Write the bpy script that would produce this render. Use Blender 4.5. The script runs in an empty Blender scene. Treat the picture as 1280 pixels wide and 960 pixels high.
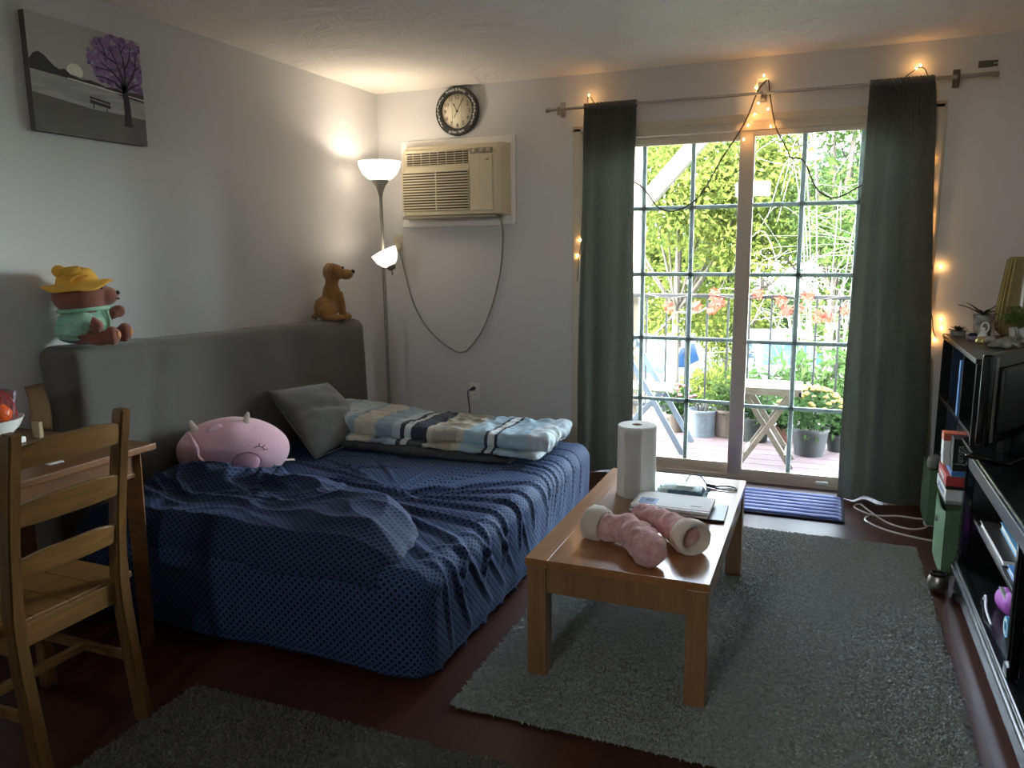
import bpy, bmesh, math, random
from mathutils import Vector, Matrix, Euler, noise

random.seed(7)
V = Vector
SC = bpy.context.scene
COL = SC.collection
PI = math.pi

# ------------------------------------------------------------------ camera / colour management
cam = bpy.data.cameras.new('camera')
camo = bpy.data.objects.new('camera', cam)
COL.objects.link(camo)
R0 = ((0.9272960045, 0.3742124439, -0.0093363152), (-0.0550311999, 0.1609526013, 0.9854267234), (-0.3702616466, 0.9132684747, -0.1698440639))
M0 = Matrix(((R0[0][0], R0[1][0], -R0[2][0], 2.88248), (R0[0][1], R0[1][1], -R0[2][1], -4.72274), (R0[0][2], R0[1][2], -R0[2][2], 1.39432), (0, 0, 0, 1)))
camo.matrix_world = M0
cam.sensor_width = 36.0
cam.lens = 966.25 / 1280 * 36.0
cam.clip_start = 0.05
cam.clip_end = 200
SC.camera = camo
SC.view_settings.view_transform = 'Standard'
SC.view_settings.look = 'None'
SC.view_settings.gamma = 1.0
SC.view_settings.exposure = 0.0
SC.view_settings.use_curve_mapping = False
SC.cycles.use_denoising = True
SC.cycles.max_bounces = 10
SC.cycles.diffuse_bounces = 5
SC.cycles.transparent_max_bounces = 24
SC.cycles.sample_clamp_indirect = 6.0

# ------------------------------------------------------------------ materials
def srgb(r, g, b):
    f = lambda c: (c / 255 / 12.92) if c / 255 <= 0.04045 else ((c / 255 + 0.055) / 1.055) ** 2.4
    return (f(r), f(g), f(b), 1)

def new_mat(name):
    m = bpy.data.materials.new(name)
    m.use_nodes = True
    nt = m.node_tree
    bs = nt.nodes['Principled BSDF']
    return m, nt, bs

def mat(name, col, rough=0.6, metal=0.0, var=0.0, vscale=8.0, bump=0.0, bscale=60.0, col2=None, stretch=None, spec=0.5, sheen=0.0, emit=None, estr=0.0, detail=3.0):
    m, nt, bs = new_mat(name)
    N, L = nt.nodes, nt.links
    c = col if len(col) == 4 else (*col, 1)
    bs.inputs['Base Color'].default_value = c
    bs.inputs['Roughness'].default_value = rough
    bs.inputs['Metallic'].default_value = metal
    bs.inputs['Specular IOR Level'].default_value = spec
    if sheen:
        bs.inputs['Sheen Weight'].default_value = sheen
    if emit:
        bs.inputs['Emission Color'].default_value = (*emit[:3], 1)
        bs.inputs['Emission Strength'].default_value = estr
    if var or col2 or bump:
        tc = N.new('ShaderNodeTexCoord')
        mp = N.new('ShaderNodeMapping')
        if stretch:
            mp.inputs['Scale'].default_value = stretch
        L.new(tc.outputs['Object'], mp.inputs['Vector'])
    if var or col2:
        nz = N.new('ShaderNodeTexNoise')
        nz.inputs['Scale'].default_value = vscale
        nz.inputs['Detail'].default_value = detail
        L.new(mp.outputs[0], nz.inputs['Vector'])
        rp = N.new('ShaderNodeValToRGB')
        rp.color_ramp.elements[0].position = 0.3
        rp.color_ramp.elements[1].position = 0.7
        if col2:
            a, b = c, (col2 if len(col2) == 4 else (*col2, 1))
        else:
            a = tuple(x * (1 - var) for x in c[:3]) + (1,)
            b = tuple(min(1, x * (1 + var)) for x in c[:3]) + (1,)
        rp.color_ramp.elements[0].color = a
        rp.color_ramp.elements[1].color = b
        L.new(nz.outputs['Fac'], rp.inputs['Fac'])
        L.new(rp.outputs['Color'], bs.inputs['Base Color'])
    if bump:
        nb = N.new('ShaderNodeTexNoise')
        nb.inputs['Scale'].default_value = bscale
        nb.inputs['Detail'].default_value = 4
        L.new(mp.outputs[0], nb.inputs['Vector'])
        bp = N.new('ShaderNodeBump')
        bp.inputs['Strength'].default_value = bump
        bp.inputs['Distance'].default_value = 0.01
        L.new(nb.outputs['Fac'], bp.inputs['Height'])
        L.new(bp.outputs['Normal'], bs.inputs['Normal'])
    return m

def wood(name, c1, c2, rough=0.4, stretch=(30, 3, 30), scale=1.0, coat=0.0):
    m, nt, bs = new_mat(name)
    N, L = nt.nodes, nt.links
    tc = N.new('ShaderNodeTexCoord'); mp = N.new('ShaderNodeMapping')
    mp.inputs['Scale'].default_value = stretch
    L.new(tc.outputs['Object'], mp.inputs['Vector'])
    n1 = N.new('ShaderNodeTexNoise'); n1.inputs['Scale'].default_value = scale; n1.inputs['Detail'].default_value = 5
    n1.inputs['Distortion'].default_value = 0.6
    L.new(mp.outputs[0], n1.inputs['Vector'])
    rp = N.new('ShaderNodeValToRGB')
    rp.color_ramp.elements[0].position = 0.32; rp.color_ramp.elements[1].position = 0.68
    rp.color_ramp.elements[0].color = c1; rp.color_ramp.elements[1].color = c2
    L.new(n1.outputs['Fac'], rp.inputs['Fac']); L.new(rp.outputs['Color'], bs.inputs['Base Color'])
    bs.inputs['Roughness'].default_value = rough
    bs.inputs['Coat Weight'].default_value = coat
    bs.inputs['Coat Roughness'].default_value = 0.15
    bp = N.new('ShaderNodeBump'); bp.inputs['Strength'].default_value = 0.12; bp.inputs['Distance'].default_value = 0.004
    L.new(n1.outputs['Fac'], bp.inputs['Height']); L.new(bp.outputs['Normal'], bs.inputs['Normal'])
    return m

def m_floor():
    m, nt, bs = new_mat('laminate_planks')
    N, L = nt.nodes, nt.links
    tc = N.new('ShaderNodeTexCoord'); mp = N.new('ShaderNodeMapping')
    mp.inputs['Rotation'].default_value = (0, 0, PI / 2)
    L.new(tc.outputs['Object'], mp.inputs['Vector'])
    br = N.new('ShaderNodeTexBrick')
    br.inputs['Scale'].default_value = 1.0
    br.inputs['Brick Width'].default_value = 1.2; br.inputs['Row Height'].default_value = 0.125
    br.inputs['Mortar Size'].default_value = 0.0015
    br.inputs['Color1'].default_value = srgb(86, 50, 38); br.inputs['Color2'].default_value = srgb(66, 37, 29)
    br.inputs['Mortar'].default_value = srgb(45, 24, 20)
    L.new(mp.outputs[0], br.inputs['Vector'])
    m2 = N.new('ShaderNodeMapping'); m2.inputs['Scale'].default_value = (26, 1.6, 1)
    L.new(tc.outputs['Object'], m2.inputs['Vector'])
    nz = N.new('ShaderNodeTexNoise'); nz.inputs['Scale'].default_value = 1.0; nz.inputs['Detail'].default_value = 6; nz.inputs['Distortion'].default_value = 0.8
    L.new(m2.outputs[0], nz.inputs['Vector'])
    rp = N.new('ShaderNodeValToRGB'); rp.color_ramp.elements[0].color = (0.55, 0.55, 0.55, 1); rp.color_ramp.elements[1].color = (1.25, 1.2, 1.15, 1)
    L.new(nz.outputs['Fac'], rp.inputs['Fac'])
    mx = N.new('ShaderNodeMix'); mx.data_type = 'RGBA'; mx.blend_type = 'MULTIPLY'; mx.inputs['Factor'].default_value = 1.0
    L.new(br.outputs['Color'], mx.inputs['A']); L.new(rp.outputs['Color'], mx.inputs['B'])
    L.new(mx.outputs['Result'], bs.inputs['Base Color'])
    bs.inputs['Roughness'].default_value = 0.33
    bp = N.new('ShaderNodeBump'); bp.inputs['Strength'].default_value = 0.08; bp.inputs['Distance'].default_value = 0.003
    L.new(nz.outputs['Fac'], bp.inputs['Height']); L.new(bp.outputs['Normal'], bs.inputs['Normal'])
    return m

def m_ceiling():
    m, nt, bs = new_mat('swirled_plaster')
    N, L = nt.nodes, nt.links
    bs.inputs['Base Color'].default_value = srgb(240, 233, 222); bs.inputs['Roughness'].default_value = 0.9
    tc = N.new('ShaderNodeTexCoord')
    nz = N.new('ShaderNodeTexNoise'); nz.inputs['Scale'].default_value = 3.5; nz.inputs['Detail'].default_value = 7; nz.inputs['Roughness'].default_value = 0.62; nz.inputs['Distortion'].default_value = 2.2
    L.new(tc.outputs['Object'], nz.inputs['Vector'])
    bp = N.new('ShaderNodeBump'); bp.inputs['Strength'].default_value = 0.7; bp.inputs['Distance'].default_value = 0.035
    L.new(nz.outputs['Fac'], bp.inputs['Height']); L.new(bp.outputs['Normal'], bs.inputs['Normal'])
    return m

def m_dots(name, base, light, dark, freq=58.0):
    """printed cotton: navy ground with a lattice of pale marks, from UVs in metres"""
    m, nt, bs = new_mat(name)
    N, L = nt.nodes, nt.links
    uv = N.new('ShaderNodeUVMap')
    sp = N.new('ShaderNodeSeparateXYZ'); L.new(uv.outputs[0], sp.inputs[0])
    def mth(op, a, b=None):
        n = N.new('ShaderNodeMath'); n.operation = op
        for i, x in enumerate((a, b)):
            if x is None: continue
            if isinstance(x, (int, float)): n.inputs[i].default_value = x
            else: L.new(x, n.inputs[i])
        return n.outputs[0]
    k = 2 * PI * freq
    su = mth('SINE', mth('MULTIPLY', sp.outputs[0], k)); sv = mth('SINE', mth('MULTIPLY', sp.outputs[1], k))
    pr = mth('MULTIPLY', su, sv)
    rp = N.new('ShaderNodeValToRGB')
    e = rp.color_ramp.elements
    e[0].position = 0.0; e[0].color = base
    e[1].position = 0.76; e[1].color = dark
    a = e.new(0.42); a.color = light
    c = e.new(0.60); c.color = base
    L.new(mth('ADD', mth('MULTIPLY', pr, 0.5), 0.5), rp.inputs['Fac'])
    L.new(rp.outputs['Color'], bs.inputs['Base Color'])
    bs.inputs['Roughness'].default_value = 0.75
    bs.inputs['Specular IOR Level'].default_value = 0.25
    return m

def m_plaid():
    m, nt, bs = new_mat('plaid_cotton')
    N, L = nt.nodes, nt.links
    uv = N.new('ShaderNodeUVMap'); sp = N.new('ShaderNodeSeparateXYZ'); L.new(uv.outputs[0], sp.inputs[0])
    def ramp(src, stops):
        rp = N.new('ShaderNodeValToRGB'); rp.color_ramp.interpolation = 'CONSTANT'
        el = rp.color_ramp.elements
        el[0].position = stops[0][0]; el[0].color = stops[0][1]
        el[1].position = stops[1][0]; el[1].color = stops[1][1]
        for p, c in stops[2:]:
            q = el.new(p); q.color = c
        L.new(src, rp.inputs['Fac'])
        return rp.outputs['Color']
    pale = srgb(198, 206, 210); cream = srgb(212, 204, 190); blue = srgb(162, 178, 192); navy = srgb(66, 72, 86); tan = srgb(186, 176, 160); white = srgb(226, 228, 226); aqua = srgb(176, 202, 216)
    a = ramp(sp.outputs[0], [(0, pale), (0.06, blue), (0.10, pale), (0.2, blue), (0.23, cream), (0.32, blue), (0.40, pale), (0.43, navy), (0.45, white), (0.475, navy), (0.54, cream), (0.56, tan), (0.66, cream), (0.69, aqua), (0.77, navy), (0.785, white), (0.805, navy), (0.82, aqua), (0.93, pale)])
    b = ramp(sp.outputs[1], [(0, white), (0.15, pale), (0.22, white), (0.48, aqua), (0.52, white), (0.72, tan), (0.75, white), (0.9, pale)])
    mx = N.new('ShaderNodeMix'); mx.data_type = 'RGBA'; mx.blend_type = 'MULTIPLY'; mx.inputs['Factor'].default_value = 0.7
    L.new(a, mx.inputs['A']); L.new(b, mx.inputs['B']); L.new(mx.outputs['Result'], bs.inputs['Base Color'])
    bs.inputs['Roughness'].default_value = 0.85
    return m

def m_leaf(name, c1, c2, trans=0.45, scale=1.3):
    m = bpy.data.materials.new(name); m.use_nodes = True
    nt = m.node_tree; N, L = nt.nodes, nt.links
    N.clear()
    out = N.new('ShaderNodeOutputMaterial')
    tc = N.new('ShaderNodeTexCoord'); nz = N.new('ShaderNodeTexNoise'); nz.inputs['Scale'].default_value = scale; nz.inputs['Detail'].default_value = 8; nz.inputs['Roughness'].default_value = 0.75
    L.new(tc.outputs['Object'], nz.inputs['Vector'])
    rp = N.new('ShaderNodeValToRGB'); rp.color_ramp.elements[0].position = 0.36; rp.color_ramp.elements[1].position = 0.62
    rp.color_ramp.elements[0].color = c1; rp.color_ramp.elements[1].color = c2
    L.new(nz.outputs['Fac'], rp.inputs['Fac'])
    d = N.new('ShaderNodeBsdfDiffuse'); t = N.new('ShaderNodeBsdfTranslucent'); mx = N.new('ShaderNodeMixShader')
    mx.inputs[0].default_value = trans
    L.new(rp.outputs['Color'], d.inputs['Color']); L.new(rp.outputs['Color'], t.inputs['Color'])
    L.new(d.outputs[0], mx.inputs[1]); L.new(t.outputs[0], mx.inputs[2]); L.new(mx.outputs[0], out.inputs[0])
    return m

def m_glass():
    m = bpy.data.materials.new('window_glass'); m.use_nodes = True
    nt = m.node_tree; N, L = nt.nodes, nt.links
    N.clear()
    out = N.new('ShaderNodeOutputMaterial'); t = N.new('ShaderNodeBsdfTransparent'); g = N.new('ShaderNodeBsdfGlossy')
    t.inputs['Color'].default_value = (0.94, 0.97, 0.96, 1)
    g.inputs['Roughness'].default_value = 0.02
    fr = N.new('ShaderNodeFresnel'); fr.inputs['IOR'].default_value = 1.4
    mx = N.new('ShaderNodeMixShader')
    L.new(fr.outputs[0], mx.inputs[0]); L.new(t.outputs[0], mx.inputs[1]); L.new(g.outputs[0], mx.inputs[2]); L.new(mx.outputs[0], out.inputs[0])
    return m

def m_shade(name, col, estr):
    m, nt, bs = new_mat(name)
    N, L = nt.nodes, nt.links
    bs.inputs['Base Color'].default_value = col
    bs.inputs['Roughness'].default_value = 0.35
    bs.inputs['Emission Color'].default_value = (1, 0.9, 0.74, 1)
    bs.inputs['Emission Strength'].default_value = estr
    t = N.new('ShaderNodeBsdfTranslucent'); t.inputs['Color'].default_value = col
    mx = N.new('ShaderNodeMixShader'); mx.inputs[0].default_value = 0.5
    out = N['Material Output']
    L.new(bs.outputs[0], mx.inputs[1]); L.new(t.outputs[0], mx.inputs[2]); L.new(mx.outputs[0], out.inputs[0])
    return m

MT = {}
MT['wall'] = mat('wall_paint', srgb(212, 211, 210), 0.85, var=0.02, vscale=2, bump=0.08, bscale=180)
MT['floor'] = m_floor()
MT['ceiling'] = m_ceiling()
MT['trim'] = mat('almond_vinyl', srgb(206, 192, 172), 0.5)
MT['white_trim'] = mat('white_trim', srgb(240, 236, 230), 0.5)
MT['muntin'] = mat('muntin_grey', srgb(140, 150, 144), 0.5)
MT['glass'] = m_glass()
MT['sofa'] = mat('grey_slipcover', srgb(92, 86, 79), 0.85, var=0.08, vscale=3, bump=0.15, bscale=300, sheen=0.2)
MT['sheet'] = m_dots('navy_print', srgb(48, 65, 98), srgb(63, 85, 124), srgb(12, 18, 38), 36)
MT['blanket'] = m_dots('navy_print_coarse', srgb(36, 50, 80), srgb(50, 66, 100), srgb(8, 12, 26), 36)
MT['plaid'] = m_plaid()
MT['plaid_dark'] = mat('quilt_backing', srgb(58, 60, 66), 0.85, var=0.3, vscale=14)
MT['cushion'] = mat('grey_velour', srgb(88, 88, 84), 0.9, var=0.16, vscale=14, bump=0.25, bscale=120, sheen=0.5)
MT['pink'] = mat('pink_plush', srgb(238, 190, 200), 0.95, var=0.06, vscale=9, bump=0.25, bscale=160, sheen=0.4)
MT['pink_dark'] = mat('pink_embroidery', srgb(150, 88, 104), 0.9)
MT['pink_snout'] = mat('pink_snout', srgb(238, 186, 200), 0.95, bump=0.25, bscale=160, sheen=0.4)
MT['cream_plush'] = mat('cream_plush', srgb(226, 212, 196), 0.95, bump=0.3, bscale=150, sheen=0.3)
MT['brown_plush'] = mat('tan_plush', srgb(158, 112, 56), 0.95, var=0.12, vscale=16, bump=0.3, bscale=180, sheen=0.3)
MT['bear'] = mat('brown_bear_plush', srgb(140, 84, 68), 0.95, var=0.12, vscale=16, bump=0.3, bscale=180, sheen=0.3)
MT['bear_pad'] = mat('paw_pad', srgb(196, 136, 96), 0.9)
MT['yellow_hat'] = mat('yellow_cotton', srgb(226, 172, 66), 0.85, var=0.06, vscale=20, bump=0.2, bscale=200)
MT['green_shirt'] = mat('sage_shirt', srgb(128, 178, 158), 0.85, col2=srgb(168, 200, 172), vscale=24)
MT['black'] = mat('black_plastic', srgb(22, 22, 22), 0.4)
MT['gloss_black'] = mat('gloss_black', srgb(14, 15, 15), 0.16)
MT['ebony'] = wood('ebony_veneer', srgb(16, 17, 17), srgb(26, 26, 26), 0.28, (3, 30, 30), 1.0, 0.3)
MT['espresso'] = wood('espresso_veneer', srgb(36, 32, 29), srgb(52, 46, 42), 0.32, (30, 3, 30))
MT['silver'] = mat('brushed_nickel', srgb(176, 170, 162), 0.32, 0.9)
MT['grey_metal'] = mat('grey_metal', srgb(150, 146, 140), 0.4, 0.6)
MT['dark_metal'] = mat('dark_metal', srgb(92, 86, 78), 0.45, 0.2)
MT['table'] = wood('honey_oak', srgb(146, 98, 54), srgb(172, 120, 72), 0.3, (26, 2.6, 26), 1.0, 0.7)
MT['table_leg'] = wood('honey_oak_leg', srgb(132, 96, 62), srgb(158, 118, 80), 0.35, (30, 30, 3))
MT['dining'] = wood('dark_pine', srgb(92, 58, 30), srgb(122, 80, 44), 0.34, (24, 2.4, 24))
MT['chair'] = wood('golden_pine', srgb(104, 74, 38), srgb(138, 99, 54), 0.3, (30, 3, 30))
MT['chair_v'] = wood('golden_pine_post', srgb(92, 64, 34), srgb(122, 86, 46), 0.3, (30, 30, 3))
MT['curtain'] = mat('charcoal_curtain', srgb(102, 103, 94), 0.9, var=0.08, vscale=40, bump=0.1, bscale=400, sheen=0.2)
MT['ac'] = mat('beige_plastic', srgb(208, 196, 166), 0.45)
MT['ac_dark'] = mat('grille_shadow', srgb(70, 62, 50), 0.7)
MT['ac_grey'] = mat('taupe_plastic', srgb(150, 142, 124), 0.5)
MT['clock_rim'] = mat('charcoal_rim', srgb(46, 46, 44), 0.35)
MT['clock_face'] = mat('whitewashed_boards', srgb(222, 212, 186), 0.6, var=0.06, vscale=3, stretch=(30, 1, 2))
MT['ink'] = mat('black_ink', srgb(44, 40, 36), 0.6)
MT['white'] = mat('white_plastic', srgb(232, 232, 228), 0.4)
MT['paper'] = mat('white_paper', srgb(236, 234, 228), 0.8, bump=0.1, bscale=200)
MT['towel'] = mat('paper_towel', srgb(238, 236, 230), 0.95, bump=0.35, bscale=140)
MT['kraft'] = mat('kraft_card', srgb(164, 142, 112), 0.85)
MT['ivory'] = mat('ivory_plastic', srgb(206, 196, 168), 0.45)
MT['cord_grey'] = mat('grey_cord', srgb(150, 146, 138), 0.5)
MT['cord_black'] = mat('black_cord', srgb(24, 24, 24), 0.5)
MT['cord_white'] = mat('white_cord', srgb(230, 230, 228), 0.4)
MT['rug'] = mat('grey_shag', srgb(160, 163, 157), 0.95, col2=srgb(134, 137, 133), vscale=60)
MT['rug_base'] = mat('rug_backing', srgb(132, 134, 130), 0.95, var=0.2, vscale=60)
MT['rug_olive'] = mat('olive_grey_shag', srgb(102, 100, 90), 0.95, col2=srgb(84, 83, 75), vscale=60)
MT['mat_navy'] = mat('navy_velour', srgb(54, 76, 152), 0.8, var=0.12, vscale=20, sheen=0.5)
MT['mat_edge'] = mat('navy_binding', srgb(26, 32, 62), 0.8)
MT['sage_bin'] = mat('sage_fabric', srgb(92, 122, 88), 0.85, bump=0.2, bscale=300)
MT['gold'] = mat('gold_lustre', srgb(222, 204, 140), 0.16, 0.85, var=0.15, vscale=9)
MT['gold_ochre'] = mat('ochre_glaze', srgb(140, 126, 84), 0.22)
MT['bulb'] = mat('warm_bulb', (1, 0.7, 0.4), 0.4, emit=(1, 0.50, 0.15), estr=70)
MT['lamp_bulb'] = mat('lamp_bulb', (1, 0.9, 0.8), 0.4, emit=(1, 0.86, 0.68), estr=30)
MT['shade'] = m_shade('frosted_shade', (0.9, 0.88, 0.84, 1), 1.6)
MT['shade_small'] = m_shade('frosted_small_shade', (0.9, 0.88, 0.86, 1), 0.55)
MT['red'] = mat('red_card', srgb(196, 62, 60), 0.5)
MT['orange_card'] = mat('orange_card', srgb(206, 92, 60), 0.5)
MT['teal_card'] = mat('teal_card', srgb(84, 150, 176), 0.5)
MT['teal_dark'] = mat('teal_film', srgb(50, 98, 116), 0.45)
MT['teal_light'] = mat('pale_film', srgb(196, 214, 206), 0.55, var=0.15, vscale=40)
MT['blue_card'] = mat('blue_card', srgb(70, 130, 200), 0.5)
MT['blue_pale'] = mat('blue_pale', srgb(140, 160, 196), 0.6)
MT['cyan'] = mat('cyan_cover', srgb(96, 168, 206), 0.5)
MT['purple'] = mat('purple_cloth', srgb(170, 70, 180), 0.7)
MT['orange'] = mat('orange_peel', srgb(226, 96, 28), 0.45, bump=0.15, bscale=120)
MT['net'] = mat('red_net', srgb(176, 42, 28), 0.5)
MT['film'] = mat('mauve_film', srgb(150, 138, 150), 0.2)
MT['bowl'] = mat('white_ceramic', srgb(226, 226, 220), 0.25)
MT['leaf_in'] = m_leaf('houseplant_leaf', srgb(70, 110, 50), srgb(140, 172, 92), 0.25, 30)
MT['leaf_dark'] = mat('dark_leaf', srgb(64, 78, 56), 0.5, var=0.2, vscale=20)
MT['soil'] = mat('soil', srgb(52, 40, 32), 0.95, bump=0.5, bscale=80)
MT['stone'] = mat('grey_stone', srgb(150, 150, 142), 0.6, var=0.15, vscale=40)
MT['deck'] = wood('weathered_deck', srgb(66, 50, 48), srgb(84, 66, 63), 0.7, (2, 30, 30))
MT['beam'] = wood('beam_timber', srgb(50, 43, 30), srgb(60, 52, 38), 0.7, (30, 30, 3))
MT['rail'] = mat('black_iron', srgb(22, 23, 23), 0.5, 0.4)
MT['pale_wood'] = wood('pale_teak', srgb(68, 60, 48), srgb(84, 76, 62), 0.6, (30, 3, 30))
MT['pale_green'] = mat('pale_green_slats', srgb(76, 82, 58), 0.6)
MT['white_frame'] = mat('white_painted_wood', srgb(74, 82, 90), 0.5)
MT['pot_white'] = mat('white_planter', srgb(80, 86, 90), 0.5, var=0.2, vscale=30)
MT['pot_tan'] = mat('tan_planter', srgb(74, 62, 52), 0.7)
MT['pot_green'] = mat('dark_green_planter', srgb(18, 26, 22), 0.5)
MT['pot_black'] = mat('black_planter', srgb(14, 17, 17), 0.5)
MT['pot_clay'] = mat('clay_planter', srgb(96, 60, 46), 0.7)
MT['mum'] = mat('yellow_petals', srgb(104, 86, 12), 0.8)
MT['pinkflower'] = mat('pink_petals', srgb(150, 74, 76), 0.8)
MT['autumn'] = mat('autumn_leaves', srgb(92, 18, 2), 0.8, col2=srgb(98, 36, 4), vscale=18)
MT['leaf_a'] = m_leaf('yellow_green_leaf', srgb(42, 56, 24), srgb(86, 92, 42), 0.5)
MT['leaf_b'] = m_leaf('mid_green_leaf', srgb(34, 52, 26), srgb(68, 82, 42), 0.5)
MT['leaf_c'] = m_leaf('grey_green_leaf', srgb(44, 60, 40), srgb(76, 88, 62), 0.5)
MT['leaf_d'] = m_leaf('deep_green_leaf', srgb(26, 44, 24), srgb(58, 76, 40), 0.45)
MT['bark'] = mat('bark', srgb(42, 36, 30), 0.9, var=0.25, vscale=12)
MT['pale_bark'] = mat('pale_bark', srgb(62, 64, 56), 0.9, var=0.15, vscale=20)
MT['asphalt'] = mat('pale_asphalt', srgb(92, 91, 88), 0.9, var=0.08, vscale=2)
MT['lawn'] = mat('lawn', srgb(52, 70, 28), 0.95, var=0.2, vscale=4)
MT['car_white'] = mat('white_car_paint', srgb(112, 118, 126), 0.25)
MT['car_silver'] = mat('silver_car_paint', srgb(112, 114, 120), 0.25, 0.2)
MT['car_glass'] = mat('car_glass', srgb(30, 62, 96), 0.12)
MT['tyre'] = mat('tyre', srgb(30, 30, 30), 0.8)
MT['red_lens'] = mat('amber_lens', srgb(226, 160, 70), 0.3)
MT['p_sky'] = mat('paint_sky', srgb(184, 181, 176), 0.7, var=0.04, vscale=6)
MT['p_lake'] = mat('paint_lake', srgb(148, 148, 148), 0.7, col2=srgb(190, 190, 190), vscale=5, stretch=(1, 1, 9))
MT['p_hill'] = mat('paint_hill', srgb(62, 60, 62), 0.7)
MT['p_ground'] = mat('paint_ground', srgb(104, 102, 98), 0.7, var=0.1, vscale=10)
MT['p_moon'] = mat('paint_moon', srgb(238, 236, 222), 0.7)
MT['p_tree'] = mat('paint_tree', srgb(48, 42, 50), 0.7)
MT['p_lilac'] = mat('paint_lilac', srgb(150, 122, 166), 0.7)
MT['p_violet'] = mat('paint_violet', srgb(112, 88, 134), 0.7)
MT['canvas'] = mat('canvas_edge', srgb(90, 88, 86), 0.8)

# ------------------------------------------------------------------ object helpers
def world_of(o):
    m = o.matrix_basis.copy()
    while o.parent:
        o = o.parent
        m = o.matrix_basis @ m
    return m

def tag(o, label, cat, group=None, kind=None):
    if label: o['label'] = label
    if cat: o['category'] = cat
    if group: o['group'] = group
    if kind: o['kind'] = kind
    return o

def thing(name, label, cat, loc=(0, 0, 0), rotz=0.0, group=None):
    o = bpy.data.objects.new(name, None)
    o.empty_display_size = 0.05
    COL.objects.link(o)
    o.location = loc
    o.rotation_euler = (0, 0, rotz)
    return tag(o, label, cat, group)

def obj(name, bm, m, parent=None, smooth=False, local=False, loc=None, label=None, angle=None):
    """link a bmesh as ONE mesh object. Coordinates are world ones unless local."""
    if parent is not None and not local:
        bm.transform(world_of(parent).inverted())
    elif loc is not None:
        bm.transform(Matrix.Translation(-V(loc)))
    bm.normal_update()
    me = bpy.data.meshes.new(name)
    bm.to_mesh(me)
    bm.free()
    if isinstance(m, (list, tuple)):
        for x in m: me.materials.append(x)
    else:
        me.materials.append(m)
    if smooth:
        for p in me.polygons: p.use_smooth = True
        if angle is None: angle = 40
        me.set_sharp_from_angle(angle=math.radians(angle))
    o = bpy.data.objects.new(name, me)
    COL.objects.link(o)
    if parent is not None: o.parent = parent
    elif loc is not None: o.location = loc
    if label: o['label'] = label
    return o

def dup(root, loc=None, rotz=None, label=None, group=None):
    r = root.copy(); COL.objects.link(r)
    if loc is not None: r.location = loc
    if rotz is not None: r.rotation_euler = (0, 0, rotz)
    if label: r['label'] = label
    if group: r['group'] = group
    for ch in list(root.children):
        c = ch.copy(); COL.objects.link(c); c.parent = r
        for g in list(ch.children):
            d = g.copy(); COL.objects.link(d); d.parent = c
    return r

def BM(): return bmesh.new()

def merge(bm, b2, mtx=None, mi=0):
    """append b2 to bm"""
    if mtx is not None: b2.transform(mtx)
    uvl2 = b2.loops.layers.uv.active
    uvl = None
    if uvl2 is not None:
        uvl = bm.loops.layers.uv.active or bm.loops.layers.uv.new('UVMap')
    vm = {}
    for v in b2.verts: vm[v] = bm.verts.new(v.co)
    for f in b2.faces:
        try:
            nf = bm.faces.new([vm[v] for v in f.verts])
        except ValueError:
            continue
        nf.material_index = mi if mi else f.material_index
        nf.smooth = f.smooth
        if uvl is not None:
            for a, b in zip(nf.loops, f.loops): a[uvl].uv = b[uvl2].uv
    b2.free()

def box(bm, x0, x1, y0, y1, z0, z1, bev=0.0, seg=2, mtx=None, mi=0):
    b = bmesh.new()
    bmesh.ops.create_cube(b, size=1)
    for v in b.verts:
        v.co = V((x0 + (v.co.x + .5) * (x1 - x0), y0 + (v.co.y + .5) * (y1 - y0), z0 + (v.co.z + .5) * (z1 - z0)))
    if bev > 0:
        bmesh.ops.bevel(b, geom=b.edges[:], offset=min(bev, .49 * min(abs(x1 - x0), abs(y1 - y0), abs(z1 - z0))), segments=seg, profile=0.5, affect='EDGES')
    merge(bm, b, mtx, mi)
    return bm

def bar(bm, p0, p1, w, h, bev=0.0, up=(0, 0, 1), mi=0):
    """box beam from p0 to p1, w across and h along up"""
    p0, p1 = V(p0), V(p1)
    d = (p1 - p0); l = d.length; d.normalize()
    u = V(up); s = d.cross(u)
    if s.length < 1e-4: s = d.cross(V((1, 0, 0)))
    s.normalize(); u = s.cross(d)
    m = Matrix((( s.x, d.x, u.x, p0.x), (s.y, d.y, u.y, p0.y), (s.z, d.z, u.z, p0.z), (0, 0, 0, 1)))
    return box(bm, -w / 2, w / 2, 0, l, -h / 2, h / 2, bev, 2, m, mi)

def lathe(bm, c, prof, seg=24, axis=None, mi=0):
    b = bmesh.new()
    rings = []
    for r, z in prof:
        if r < 1e-5: rings.append([b.verts.new((0, 0, z))])
        else: rings.append([b.verts.new((r * math.cos(2 * PI * i / seg), r * math.sin(2 * PI * i / seg), z)) for i in range(seg)])
    for a, q in zip(rings, rings[1:]):
        for i in range(seg):
            j = (i + 1) % seg
            if len(a) == 1 and len(q) == 1: continue
            if len(a) == 1: b.faces.new((a[0], q[j], q[i]))
            elif len(q) == 1: b.faces.new((a[i], a[j], q[0]))
            else: b.faces.new((a[i], a[j], q[j], q[i]))
    for f in b.faces: f.smooth = True
    bmesh.ops.recalc_face_normals(b, faces=b.faces[:])
    m = Matrix.Translation(V(c))
    if axis is not None:
        m = m @ V(axis).to_track_quat('Z', 'Y').to_matrix().to_4x4()
    merge(bm, b, m, mi)
    return bm

def cyl(bm, p0, p1, r0, r1=None, seg=16, mi=0):
    p0, p1 = V(p0), V(p1)
    if r1 is None: r1 = r0
    l = (p1 - p0).length
    return lathe(bm, p0, [(0, 0), (r0, 0), (r1, l), (0, l)], seg, (p1 - p0), mi)

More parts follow.
